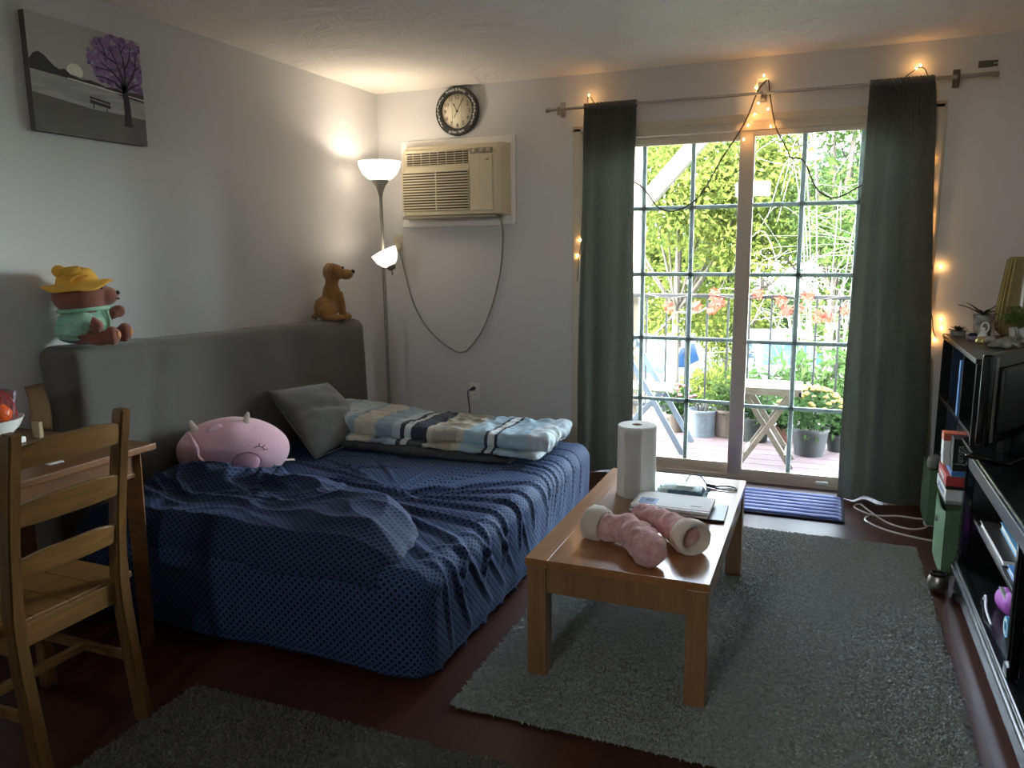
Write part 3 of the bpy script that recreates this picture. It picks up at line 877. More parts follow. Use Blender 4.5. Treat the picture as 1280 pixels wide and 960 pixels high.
bulbs = [(1.503, -.052, 2.306), (1.54, -.075, 2.245), (1.475, -.045, 2.235), (1.448, -.034, 1.456), (1.43, -.03, 1.36),
         (2.5, -.05, 2.33), (2.46, -.05, 2.27), (2.478, -.062, 2.185), (2.46, -.05, 2.13), (2.425, -.04, 2.075), (2.405, -.034, 2.0), (2.53, -.06, 2.15), (2.548, -.04, 2.06), (2.582, -.032, 1.975),
         (3.25, -.05, 2.3), (3.268, -.04, 2.315), (3.35, -.035, 1.845), (3.357, -.035, 1.70), (3.364, -.035, 1.56), (3.366, -.035, 1.49), (3.44, -.02, 1.29), (3.378, -.035, 1.232), (3.386, -.035, 1.14), (3.46, -.02, 1.01), (3.468, -.02, .962), (3.44, -.02, .9)]
for b in bulbs: twig(V(b) + V((-.006, .012, -.006)), (.006, -.012, .006))
for w in (wire1[1:7], wire1[15:22]):
    for q in smooth_path(w, 3)[1::2]: twig(q, (random.uniform(-.01, .01), -.004, random.uniform(-.016, .016)))
obj('wire', bm, MT['twig_wire'], fl, smooth=True)
for b in bulbs:
    bm = BM(); ell(bm, b, (.0042, .0042, .0052), 8)
    obj('bulb', bm, MT['bulb'], fl, smooth=True)
k = thing('light_hanger', 'small wooden bracket block above the rod middle holding fairy lights', 'bracket', (2.49, 0, 2.28))
bm = BM(); box(bm, 2.462, 2.522, -.035, -.0005, 2.238, 2.318, .004); obj('block', bm, MT['white_trim'], k)
bm = BM(); box(bm, 2.47, 2.514, -.04, -.034, 2.243, 2.3, .002); obj('face_plate', bm, MT['silver'], k)

# ================================================================== FLOOR LAMP
LX, LY = .262, -.40
t = thing('floor_lamp', 'lit torchiere floor lamp with a side reading arm in the corner', 'lamp', (LX, LY, 0))
bm = BM(); lathe(bm, (LX, LY, 0), [(0, 0), (.125, 0), (.125, .012), (.11, .024), (.03, .034), (.014, .05), (0, .05)], 32)
obj('base', bm, MT['grey_metal'], t, smooth=True)
obj('pole', cyl(BM(), (LX, LY, .04), (LX - .012, LY, 1.76), .011, .011, 14), MT['grey_metal'], t, smooth=True)
bm = BM(); lathe(bm, (LX - .012, LY, 1.74), [(0, 0), (.013, 0), (.016, .02), (.03, .06), (.052, .09), (.055, .1), (0, .1)], 24); obj('socket_cup', bm, MT['grey_metal'], t, smooth=True)
TX, TZ = LX - .012, 1.835
bm = BM(); lathe(bm, (TX, LY, TZ), [(.045, 0), (.075, .012), (.105, .04), (.126, .08), (.134, .115), (.129, .115), (.12, .08), (.1, .044), (.07, .018), (.045, .006), (.045, 0)], 40)
obj('lamp_shade', bm, MT['shade'], t, smooth=True)
bm = BM(); ell(bm, (TX, LY, TZ + .06), (.026, .026, .036), 14); obj('light_bulb', bm, MT['lamp_bulb'], t, smooth=True)
bm = BM(); tube(bm, [(LX - .008, LY - .004, 1.2), (LX - .004, LY - .02, 1.24), (LX + .01, LY - .035, 1.29), (LX + .045, LY - .045, 1.315), (LX + .075, LY - .05, 1.30)], .006, 8)
obj('reading_arm', bm, MT['grey_metal'], t, smooth=True)
RXc = V((LX + .078, LY - .05, 1.30)); ax = V((-.42, -.12, .9)).normalized()
bm = BM(); lathe(bm, RXc - ax * .02, [(0, 0), (.02, .002), (.028, .02), (.028, .035), (0, .04)], 20, ax); cyl(bm, RXc, RXc + V((.012, -.01, -.05)), .004, .004, 8)
obj('reading_socket', bm, MT['dark_metal'], t, smooth=True)
bm = BM(); lathe(bm, RXc + ax * .008, [(.026, 0), (.05, .016), (.072, .05), (.084, .1), (.08, .1), (.068, .052), (.047, .022), (.026, .005), (.026, 0)], 32, ax)
obj('reading_shade', bm, MT['shade_small'], t, smooth=True)
bm = BM(); ell(bm, RXc + ax * .065, (.02, .02, .028), 12); obj('reading_bulb', bm, MT['lamp_bulb'], t, smooth=True)

# ================================================================== SOFA BED
s = thing('sofa_bed', 'grey slipcovered sofa bed opened flat, fitted with a navy printed sheet', 'sofa bed', (.9, -1.8, 0))
def rounded_box_grid(x0, x1, y0, y1, z0, z1, r, n=(40, 60, 16), disp=None):
    b = bmesh.new()
    uvl = b.loops.layers.uv.new('UVMap')
    c = V(((x0 + x1) / 2, (y0 + y1) / 2, (z0 + z1) / 2)); hs = V(((x1 - x0) / 2, (y1 - y0) / 2, (z1 - z0) / 2))
    inner = V((hs.x - r, hs.y - r, hs.z - r))
    for ax in range(3):
        for sgn in (-1, 1):
            a1, a2 = (ax + 1) % 3, (ax + 2) % 3
            n1, n2 = n[a1], n[a2]
            vs = []
            for i in range(n1 + 1):
                row = []
                for j in range(n2 + 1):
                    p = V((0, 0, 0)); p[ax] = sgn * hs[ax]
                    p[a1] = hs[a1] * (2 * i / n1 - 1); p[a2] = hs[a2] * (2 * j / n2 - 1)
                    q = V([max(-inner[k], min(inner[k], p[k])) for k in range(3)])
                    dv = p - q
                    nn = dv.normalized() if dv.length > 1e-9 else V((0, 0, 1))
                    P = c + q + nn * r
                    flat = p + c
                    if disp: P = P + disp(P, nn)
                    row.append((b.verts.new(P), (flat[a1], flat[a2])))
                vs.append(row)
            for i in range(n1):
                for j in range(n2):
                    qd = [vs[i][j], vs[i + 1][j], vs[i + 1][j + 1], vs[i][j + 1]]
                    if sgn < 0: qd = qd[::-1]
                    f = b.faces.new([x[0] for x in qd]); f.smooth = True
                    for l, x in zip(f.loops, qd): l[uvl].uv = x[1]
    bmesh.ops.remove_doubles(b, verts=b.verts[:], dist=1e-5)
    return b

def d_back(P, n):
    k = .006 * nz(P.y * 2.2, P.z * 2.2, 1) + .004 * nz(P.y * 7, P.z * 4, 4)
    if n.x > .4:
        e = abs(P.y + 1.62 + .45 * (P.z - .6)); k += .008 * math.exp(-(e / .05) ** 2) * (1 - P.z)
        e = abs(P.y + 2.2 + .3 * (P.z - .6)); k += .012 * math.exp(-(e / .045) ** 2) * max(0, .95 - P.z)
        e = abs(P.y + 2.32 - .25 * (P.z - .6)); k -= .010 * math.exp(-(e / .05) ** 2)
    tilt = V((-.03 * max(0, P.z - .3), 0, .055 * max(0, (-P.y - .62) / 2) * (1 if P.z > .5 else 0)))
    return n * k + tilt
bm = rounded_box_grid(.032, .252, -2.64, -.60, .05, .985, .055, (8, 90, 46), d_back)
obj('backrest', bm, MT['sofa'], s, smooth=True, angle=180)
for (x, y) in ((.1, -2.5), (.1, -.75), (.4, -2.55), (1.6, -2.55), (.4, -1.05), (1.6, -1.05)):
    bm = BM(); box(bm, x - .03, x + .03, y - .03, y + .03, 0, .06, .006); obj('foot', bm, MT['black'], s)

FOLDS = [  # (x0,y0,x1,y1,height,width): creases of the loose sheet, raised ridges
    (1.30, -1.98, 1.86, -1.62, .018, .016), (1.30, -2.00, 1.90, -1.78, .016, .014), (1.30, -2.02, 1.92, -1.95, .016, .015), (1.28, -2.05, 1.92, -2.12, .018, .017), (1.25, -2.1, 1.90, -2.32, .020, .018),
    (1.25, -2.12, 1.86, -2.52, .018, .02), (1.2, -2.14, 1.78, -2.66, .018, .022), (1.28, -1.95, 1.58, -1.46, .016, .015), (1.24, -1.95, 1.40, -1.46, .012, .012), (1.2, -1.93, 1.22, -1.5, .010, .012),
    (1.15, -1.96, .5, -1.72, .014, .015), (1.1, -1.92, .55, -1.60, .012, .013), (1.15, -1.88, .8, -1.47, .010, .012), (1.2, -2.0, .7, -1.93, .018, .014), (1.25, -2.02, .85, -1.86, .014, .012), (1.30, -2.0, 1.46, -1.9, .026, .018), (1.22, -1.99, 1.36, -2.06, .026, .016),
    (1.55, -1.40, 1.95, -1.50, .008, .011), (1.55, -1.52, 1.95, -1.60, .009, .011), (1.6, -1.3, 1.95, -1.37, .008, .010), (1.6, -1.2, 1.95, -1.23, .008, .010), (1.62, -1.1, 1.95, -1.1, .007, .010), (1.6, -1.46, 1.95, -1.55, .006, .009), (1.6, -1.35, 1.95, -1.43, .006, .009),
    (1.68, -2.5, 2.02, -2.22, .012, .013), (1.68, -2.58, 2.04, -2.40, .012, .013), (1.7, -2.2, 2.0, -1.98, .010, .012), (1.66, -2.0, 2.0, -1.80, .010, .012), (1.7, -2.62, 2.06, -2.54, .010, .012), (1.7, -2.36, 2.0, -2.10, .010, .011),
    (.6, -1.62, .95, -1.5, .008, .012), (.75, -1.8, 1.1, -1.66, .009, .012)]
def d_sheet(P, n):
    # unfold the side so that creases run on down it
    X = P.x + (max(0, .34 - P.z) if n.x > .7 else 0)
    Y = P.y - (max(0, .34 - P.z) if n.y < -.7 else 0)
    k = .005 * nz(X * 3, Y * 3) + .002 * nz(X * 11, Y * 11, 3)
    for (a, b, c, e, h, w) in FOLDS:
        dx, dy = c - a, e - b; l2 = dx * dx + dy * dy
        t = ((X - a) * dx + (Y - b) * dy) / l2
        tc = max(0, min(1, t))
        off = .03 * math.sin(3.1 * tc + a * 9)
        px, py = a + dx * tc - dy * off, b + dy * tc + dx * off
        dd = math.hypot(X - px, Y - py)
        if dd < w * 4: k += .8 * h * (math.exp(-(dd / w) ** 1.5) - .4 * math.exp(-((dd - 1.7 * w) / w) ** 2)) * math.sin(PI * (.14 + .74 * tc))
    if n.x > .3: k += .006 * math.sin(38 * P.y + 3 * nz(P.y * 3, P.z * 3)) * max(0, .36 - P.z) * 2.2 * (1 if P.y > -1.7 else .4)
    if n.y < -.3: k += .006 * math.sin(9 * P.x + 2 * nz(P.x * 3, P.z * 3))
    side = max(0, .30 - P.z)
    return n * (k - .03 * side * (1 if abs(n.z) < .5 else 0))
bm = rounded_box_grid(.24, 1.785, -2.735, -.885, .012, .398, .075, (190, 230, 44), d_sheet)
obj('mattress', bm, MT['sheet'], s, smooth=True, angle=180)

# ---- crumpled blanket at the foot
bl = thing('blanket', 'crumpled dark navy printed blanket bunched on the near end of the bed', 'blanket', (.9, -2.45, .4))
def edge_fall(u, v):
    e = min(u, 1 - u, v, 1 - v)
    return min(1, e / .10) ** .5 if e > 0 else 0
def rdg(a, b, c, pw=1.5): return max(0, 1 - abs(nz(a, b, c)) * 2.6) ** pw
def bl_h(x, y):
    far = max(0, min(1, (y + 2.55) / .3)); lf = max(.35, min(1, (1.25 - x) / .5))
    h = .05 + .022 * nz(x * 2.1, y * 2.1, 5)
    for (cx, cy, ax, ay, hh) in ((.5, -2.33, .25, .10, .035), (.95, -2.25, .26, .10, .03), (1.3, -2.42, .25, .14, .045), (.35, -2.45, .15, .16, .02), (1.38, -2.60, .2, .1, .03)):
        h += hh * math.exp(-((x - cx) / ax) ** 2 - ((y - cy) / ay) ** 2)
    wx, wy = x + .10 * nz(x * 4, y * 4, 1), y + .10 * nz(x * 4, y * 4, 2)
    h += .028 * rdg(wx * 3.0 + wy * 1.2, wy * 5.5 - wx * .8, 11) * (.35 + .65 * far)
    h += .022 * rdg(wx * 6.0 - wy * 2, wy * 9.0 + wx * 1.5, 14) * (.25 + .75 * far) * lf
    h += .014 * rdg(wx * 12.0, wy * 15.0, 17) * (.15 + .85 * far) * lf
    h += .012 * rdg(wx * 1.8 + wy * 3, wy * 3.2, 21, 2.5)
    return h
def bl_pt(u, v, top=True):
    # outline: far edge ragged, near edge just over the mattress front
    xl, xr = .268 + .012 * math.sin(9 * v), 1.60 + .05 * math.sin(3.0 * v + .2) + .02 * nz(v * 6, 2) - .10 * v * v
    x = xl + (xr - xl) * u
    yn = -2.728 + .012 * nz(u * 5, 8) - .022 * u
    yf = -2.16 + .05 * nz(u * 3.2, 3) + .10 * math.exp(-((u - .5) / .2) ** 2) - .16 * max(0, u - .6) / .4
    y = yn + (yf - yn) * v
    base = .396
    if y < -2.68: base -= .9 * (-2.68 - y)
    ef = edge_fall(u, v)
    return V((x, y, base + (bl_h(x, y) * ef if top else .0) + .006))
bm = grid(BM(), 220, 130, lambda u, v: bl_pt(u, v), lambda u, v: (lambda q: (q.x * .97 + .2 * q.y, (q.y + q.z) * .97))(bl_pt(u, v)))
b2 = grid(BM(), 60, 40, lambda u, v: bl_pt(u, v, False) + V((0, 0, -.008 + .010 * min(1, min(u, 1 - u, v, 1 - v) * 20))), lambda u, v: (u, v))
bmesh.ops.reverse_faces(b2, faces=b2.faces[:]); merge(bm, b2)
obj('folded_cloth', bm, MT['blanket'], bl, smooth=True, angle=180)

# ---- folded plaid quilt
q = thing('quilt', 'folded plaid quilt in pale blue, cream and navy across the bed end', 'quilt', (1.0, -1.2, .4))
QX0, QX1, QY0, QY1 = .33, 1.70, -1.45, -.99
def quilt_layer(z0, th, x0, x1, y0, y1, seed, puff):
    def dq(P, n):
        k = .012 * nz(P.x * 5, P.y * 5, seed) + .020 * (.35 - abs(nz(P.x * 9 + P.y * 4, P.y * 8, seed + 3))) + .012 * (.3 - abs(nz(P.x * 22, P.y * 16 + P.z * 16, seed + 6)))
        if n.x > .3: k += .014 * nz(P.y * 14, P.z * 20, seed)
        sag = V((0, 0, puff * (.5 + .5 * math.cos((P.x - x0) / (x1 - x0) * 5.0)) - .012 * max(0, (P.x - x0) / (x1 - x0))))
        return n * k + (sag if P.z > z0 + th * .4 else V((0, 0, 0)))
    b = rounded_box_grid(x0, x1, y0, y1, z0, z0 + th, th * .48, (150, 60, 10), dq)
    uvl = b.loops.layers.uv.active
    for f in b.faces:
        for l in f.loops:
            co = l.vert.co
            l[uvl].uv = ((co.x - QX0) / (QX1 - QX0), (co.y - QY0 + (co.z - .4)) / (QY1 - QY0))
    return b
obj('under_fold', quilt_layer(.402, .038, QX0 + .03, QX1 - .16, QY0 - .03, QY1 - .02, 4, .0), MT['plaid_dark'], q, smooth=True, angle=180)
obj('middle_fold', quilt_layer(.436, .03, QX0 + .01, QX1 - .03, QY0 + .0, QY1, 9, .0), MT['plaid'], q, smooth=True, angle=180)
obj('top_fold', quilt_layer(.452, .074, QX0, QX1, QY0 + .05, QY1 + .01, 2, .028), MT['plaid'], q, smooth=True, angle=180)

# ---- grey square cushion
t = thing('cushion', 'square grey velour cushion leaning against the backrest beside the quilt', 'cushion', (.47, -1.42, .41))
TL, TR_, BR, BL_ = V((.275, -1.60, .70)), V((.275, -1.08, .665)), V((.63, -1.20, .412)), V((.64, -1.73, .415))
nr = (TR_ - TL).cross(BL_ - TL).normalized()
if nr.x < 0: nr = -nr
def pill(sgn):
    def f(u, v):
        b = TL * (1 - u) * (1 - v) + TR_ * u * (1 - v) + BL_ * (1 - u) * v + BR * u * v
        c0 = TL * .25 + TR_ * .25 + BL_ * .25 + BR * .25
        e = (4 * u * (1 - u)) ** .55 * (4 * v * (1 - v)) ** .55
        pinch = 1 - .07 * (math.sin(PI * u) * (1 - math.sin(PI * v)) + math.sin(PI * v) * (1 - math.sin(PI * u)))
        return c0 + (b - c0) * pinch + nr * sgn * (.085 * e) + nr * (.008 * nz(u * 6, v * 6, 3) - .018 * math.exp(-((v - .5 - .2 * (u - .5)) / .06) ** 2) * (sgn > 0)) * e
    return f
bm = grid(BM(), 40, 40, pill(1)); b2 = grid(BM(), 40, 40, pill(-1)); bmesh.ops.reverse_faces(b2, faces=b2.faces[:]); merge(bm, b2)
bmesh.ops.remove_doubles(bm, verts=bm.verts[:], dist=1e-5)
bmesh.ops.recalc_face_normals(bm, faces=bm.faces[:])
cu = obj('cushion_cover', bm, MT['cushion'], t, smooth=True, angle=180)
bm = BM(); tube(bm, [TL, TR_, BR, BL_], .004, 6, 1, smooth=False, closed=True)
obj('piping', bm, MT['cushion'], cu, smooth=True)

# ================================================================== PLUSH TOYS
RV = V((.63, .776, 0)); TV_ = V((.776, -.63, 0)); UP = V((0, 0, 1))
# ---- pink pig
PC = V((.425, -2.03, .515)); PR = (.245, .14, .150); PT = -.10
pr_ = (RV * math.cos(PT) + UP * math.sin(PT)); pu_ = (UP * math.cos(PT) - RV * math.sin(PT))
pm = Matrix(((pr_.x, TV_.x, pu_.x, 0), (pr_.y, TV_.y, pu_.y, 0), (pr_.z, TV_.z, pu_.z, 0), (0, 0, 0, 1)))
def psurf(a, b, off=0.0):
    """point on the pig's near side, a to the right and b up"""
    e = 1 - (a / PR[0]) ** 2 - (b / PR[2]) ** 2
    t = PR[1] * math.sqrt(max(0, e))
    nn = (pr_ * (a / PR[0] ** 2) + TV_ * (t / PR[1] ** 2) + pu_ * (b / PR[2] ** 2)).normalized()
    return PC + pr_ * a + TV_ * t + pu_ * b + nn * off
t = thing('plush_pig', 'round pink plush pig pillow lying on the bed behind the crumpled blanket', 'plush toy', (PC.x, PC.y, .41))
bm = BM(); ell(bm, PC, PR, 48, axes=pm)
for v in bm.verts:
    d = v.co - PC
    if d.dot(pu_) < -.1: v.co -= pu_ * (d.dot(pu_) + .1) * .55
    v.co += d.normalized() * .006 * nz(v.co.x * 9, v.co.y * 9, v.co.z * 9)
obj('body', bm, MT['pink'], t, smooth=True, angle=180)
bm = BM(); ell(bm, psurf(.03, -.03, -.004), (.06, .012, .046), 24, axes=pm)
sn = obj('snout', bm, MT['pink_snout'], t, smooth=True, angle=180)
bm = BM(); tube(bm, [psurf(.03 + .061 * math.cos(k * PI / 12), -.03 + .047 * math.sin(k * PI / 12), .003) for k in range(24)], .0022, 5, 2, closed=True)
obj('snout_seam', bm, MT['pink_dark'], sn, smooth=True)
bm = BM()
tube(bm, [psurf(.075 + .03 * math.cos(x), .018 + .022 * math.sin(x), .003) for x in (.1, .6, 1.1, 1.6, 2.1)], .0022, 5, 4)
for x in (.2, .8, 1.4):
    tube(bm, [psurf(.075 + .03 * math.cos(x), .018 + .022 * math.sin(x), .003), psurf(.075 + .046 * math.cos(x), .018 + .036 * math.sin(x), .004)], .002, 5, smooth=False)
obj('closed_eye', bm, MT['pink_dark'], t, smooth=True)
for (a, b, ang) in ((-.175, .10, .5), (.035, .135, -.15)):
    base = psurf(a, b, -.01); dv = (pu_ * math.cos(ang) - pr_ * math.sin(ang)).normalized()
    bm = BM(); tube(bm, [base, base + dv * .025, base + dv * .045, base + dv * .058], lambda u: .017 * (1 - u) ** .6 + .001, 10, 5, flat=.6)
    obj('horn', bm, MT['cream_plush'], t, smooth=True)
for pts in ([(-.205, .06), (-.195, .075), (-.18, .05), (-.17, .03), (-.165, .0), (-.145, -.02), (-.13, -.035)], [(-.13, .095), (-.1, .112), (-.07, .118)]):
    bm = BM(); tube(bm, [psurf(a, b, .012) for a, b in pts], lambda u: .006 + .014 * math.sin(PI * min(1, u * .9 + .08)), 10, 5, flat=.6)
    obj('ear', bm, MT['pink'], t, smooth=True)
bm = BM(); bar(bm, psurf(.225, -.055, -.004), psurf(.225, -.055, -.004) + V((.03, .035, -.004)), .03, .002); obj('tag', bm, MT['paper'], t)

# ---- teddy bear with a yellow hat
BC = V((.135, -2.495, 1.035)); f = V((.90, .44, 0)).normalized(); sd = V((f.y, -f.x, 0))     # sd: the bear's right-hand side
fh_ = V((.74, .67, 0)).normalized(); sh_ = V((fh_.y, -fh_.x, 0))                             # its head is turned towards the window
def bp(a, s_, z): return BC + f * a + sd * s_ + UP * z
def hp(a, s_, z): return BC + fh_ * a + sh_ * s_ + UP * z
bmx = Matrix(((f.x, sd.x, 0, 0), (f.y, sd.y, 0, 0), (0, 0, 1, 0), (0, 0, 0, 1)))
hmx = Matrix(((fh_.x, sh_.x, 0, 0), (fh_.y, sh_.y, 0, 0), (0, 0, 1, 0), (0, 0, 0, 1)))
t = thing('teddy_bear', 'brown plush bear in yellow hat and green shirt sitting on the sofa backrest', 'plush toy', BC)
def E_(c, r, m=None): return lambda bm: ell(bm, c, r, 20, axes=m or bmx)
blob('body', [E_(bp(-.005, 0, .085), (.085, .092, .083)), E_(hp(-.006, 0, .198), (.104, .098, .080), hmx), E_(hp(.088, 0, .196), (.042, .046, .038), hmx),
              E_(bp(.075, .05, .034), (.06, .034, .032)), E_(bp(.125, .052, .042), (.028, .034, .04)), E_(bp(.075, -.058, .034), (.06, .036, .032)), E_(bp(.125, -.066, .044), (.028, .035, .041)),
              E_(bp(.05, .092, .10), (.05, .026, .028)), E_(bp(.09, .095, .085), (.024, .025, .026)), E_(bp(.05, -.09, .12), (.05, .026, .028)), E_(bp(.088, -.112, .128), (.027, .026, .027))], MT['bear'], t, .007, 5)
bm = BM(); ell(bm, hp(.129, 0, .208), (.008, .013, .009), 12, axes=hmx); obj('nose', bm, MT['black'], t, smooth=True)
bm = BM(); tube(bm, [hp(.122, .022, .188), hp(.130, .01, .182), hp(.131, 0, .186), hp(.130, -.01, .182), hp(.122, -.022, .188)], .0025, 6); obj('mouth', bm, MT['ink'], t)
for s_ in (-1, 1):
    bm = BM(); ell(bm, hp(.078, s_ * .046, .232), (.007, .007, .008), 10, axes=hmx); obj('eye', bm, MT['black'], t, smooth=True)
    bm = BM(); ell(bm, bp(.150, .052 if s_ > 0 else -.066, .046), (.006, .014, .016), 14, axes=bmx); obj('foot_pad', bm, MT['bear_pad'], t, smooth=True)
sb = blob('shirt', [E_(bp(-.005, 0, .092), (.094, .100, .070)), E_(bp(.04, .092, .102), (.042, .036, .038)), E_(bp(.04, -.092, .12), (.042, .036, .038)), E_(bp(-.03, 0, .06), (.082, .094, .05))], MT['green_shirt'], t, .006, 3)
for v in sb.data.vertices:
    w_ = v.co * 1.0; v.co += (w_ - V((0, 0, .09))).normalized() * (.006 * max(0, 1 - abs(nz(w_.x * 16, w_.y * 16, w_.z * 34)) * 3) - .002)
bm = BM(); tube(bm, [bp(.088 * math.cos(x), .094 * math.sin(x), .145 + .006 * math.cos(x)) for x in [k * PI / 8 for k in range(16)]], .008, 8, 2, closed=True)
tube(bm, [bp(.088, 0, .138), bp(.098, .004, .10), bp(.094, .008, .06)], .006, 6)
obj('collar', bm, MT['green_shirt'], t, smooth=True)
hax = (UP * .98 - fh_ * .10 + sh_ * .06).normalized()
hc = hp(-.012, 0, .247)
bm = BM(); lathe(bm, hc, [(0, .058), (.035, .06), (.058, .05), (.07, .025), (.078, .006), (.10, .0), (.126, -.006), (.129, -.011), (.125, -.014), (.09, -.006), (.076, 0), (0, .01)], 56, hax)
for v in bm.verts:
    dd = v.co - hc; rr = (dd - hax * dd.dot(hax)).length; an = math.atan2(dd.dot(sh_), dd.dot(fh_))
    if rr > .08: v.co += hax * (.010 * math.cos(2 * an + .5) + .005 * math.sin(5 * an)) * (rr - .08) / .05
    elif dd.dot(hax) > .02: v.co += hax * .012 * nz(v.co.x * 26, v.co.y * 26, v.co.z * 26)
ht = obj('hat', bm, MT['yellow_hat'], t, smooth=True, angle=180)
bm = BM(); ell(bm, hc + hax * .050 - fh_ * .048 + sh_ * .035, (.026, .020, .024), 14, axes=hmx)
tube(bm, [hc + sh_ * .072 - fh_ * .035 + hax * .05, hc + sh_ * .066 + hax * .052, hc + sh_ * .058 + fh_ * .03 + hax * .06], lambda u: .012 + .006 * math.sin(PI * u), 10)
tube(bm, [hc + sh_ * .088 - fh_ * .01 + hax * .012, hc + sh_ * .080 + fh_ * .015 + hax * .032, hc + sh_ * .066 + fh_ * .05 + hax * .034], .006, 8)
obj('hat_bow', bm, MT['yellow_hat'], ht, smooth=True)

# ---- plain brown plush dog
DC = V((.145, -.815, .992)); f = V((.70, .72, 0)).normalized(); sd = V((f.y, -f.x, 0))
bmx = Matrix(((f.x, sd.x, 0, 0), (f.y, sd.y, 0, 0), (0, 0, 1, 0), (0, 0, 0, 1)))
def bp(a, s_, z): return DC + f * a + sd * s_ + UP * z
def T_(pts, r): return lambda bm: tube(bm, pts, r, 10, 4)
t = thing('plush_dog', 'tan plush dog sitting on the backrest beside the floor lamp', 'plush toy', DC)
blob('body', [E_(bp(-.04, 0, .075), (.075, .07, .075)), E_(bp(-.005, 0, .15), (.055, .055, .09)), E_(bp(.0, 0, .23), (.04, .04, .05)), E_(bp(.015, 0, .285), (.062, .052, .052)),
              E_(bp(.085, 0, .272), (.045, .036, .032)),
              T_([bp(.03, .04, .17), bp(.045, .042, .09), bp(.05, .042, .025)], lambda u: .025 - .006 * u), E_(bp(.068, .042, .022), (.036, .026, .022)),
              T_([bp(.03, -.04, .17), bp(.055, -.042, .09), bp(.06, -.042, .025)], lambda u: .025 - .006 * u), E_(bp(.08, -.045, .022), (.036, .026, .022)),
              E_(bp(-.045, .06, .055), (.052, .034, .052)), E_(bp(.0, .072, .02), (.05, .026, .02)), E_(bp(-.045, -.06, .055), (.052, .034, .052)), E_(bp(.0, -.072, .02), (.05, .026, .02)),
              T_([bp(-.1, 0, .04), bp(-.125, .02, .03), bp(-.11, .06, .02)], .012)], MT['brown_plush'], t, .006, 4)
bm = BM(); ell(bm, bp(.128, 0, .288), (.013, .017, .013), 12, axes=bmx); obj('nose', bm, MT['black'], t, smooth=True)
for s_ in (-1, 1):
    bm = BM(); tube(bm, [bp(.0, s_ * .04, .328), bp(-.02, s_ * .062, .315), bp(-.028, s_ * .068, .275), bp(-.02, s_ * .064, .245)], lambda u: .011 + .014 * math.sin(PI * min(1, .15 + .8 * u)), 10, 5, flat=.5)
    obj('ear', bm, MT['brown_plush'], t, smooth=True)
    bm = BM(); ell(bm, bp(.064, s_ * .026, .313), (.007, .007, .008), 10, axes=bmx); obj('eye', bm, MT['black'], t, smooth=True)

# ================================================================== COFFEE TABLE
CT0, CT1, CU0, CU1, CTZ = 2.03, 2.612, -2.522, -1.41, .42
t = thing('coffee_table', 'rectangular honey oak coffee table standing on the large grey rug', 'table', ((CT0 + CT1) / 2, (CU0 + CU1) / 2, .02))
bm = BM()
box(bm, CT0 + .0752, CT1 - .0752, CU0 + .0752, CU1 - .0752, CTZ - .022, CTZ - .0002)
obj('table_top', bm, MT['table'], t)
for (x0, x1, y0, y1) in ((CT0, CT0 + .075, CU0, CU1), (CT1 - .075, CT1, CU0, CU1), (CT0 + .0755, CT1 - .0755, CU0, CU0 + .075), (CT0 + .0755, CT1 - .0755, CU1 - .075, CU1)):
    bm = BM(); box(bm, x0, x1, y0, y1, CTZ - .026, CTZ, .0006); obj('top_border', bm, MT['table'], t)
for (x0, x1, y0, y1) in ((CT0 + .02, CT1 - .02, CU0 + .012, CU0 + .032), (CT0 + .02, CT1 - .02, CU1 - .032, CU1 - .012), (CT0 + .012, CT0 + .032, CU0 + .02, CU1 - .02), (CT1 - .032, CT1 - .012, CU0 + .02, CU1 - .02)):
    bm = BM(); box(bm, x0, x1, y0, y1, CTZ - .115, CTZ - .026, .002); obj('apron', bm, MT['table_leg'], t)
for x in (CT0 + .004, CT1 - .068):
    for y in (CU0 + .004, CU1 - .068):
        bm = BM(); box(bm, x, x + .064, y, y + .064, .016, CTZ - .026, .003); obj('leg', bm, MT['table_leg'], t)

# paper towel roll
px, py = 2.212, -1.742
t = thing('paper_towel_roll', 'large white paper towel roll standing on the oak coffee table', 'paper towels', (px, py, CTZ))
bm = BM(); R = .077
prof = [(.021, 0), (R, 0), (R + .001, .004), (R, .14), (R, .282), (R - .004, .286), (.021, .286), (.021, 0)]
lathe(bm, (px, py, CTZ), prof, 56)
obj('roll', bm, MT['towel'], t, smooth=True)
def flap(u, v):
    a = -1.15 - .75 * u
    rr = R + .002 + .012 * u * u
    return V((px + rr * math.cos(a), py + rr * math.sin(a), CTZ + .001 + .28 * v))
bm = grid(BM(), 16, 8, flap); bmesh.ops.solidify(bm, geom=bm.faces[:], thickness=.001)
obj('loose_sheet', bm, MT['towel'], t, smooth=True)
bm = BM(); lathe(bm, (px, py, CTZ), [(.0205, .0), (.0205, .2855), (.0185, .2855), (.0185, 0), (.0205, 0)], 24); obj('cardboard_core', bm, MT['kraft'], t, smooth=True)

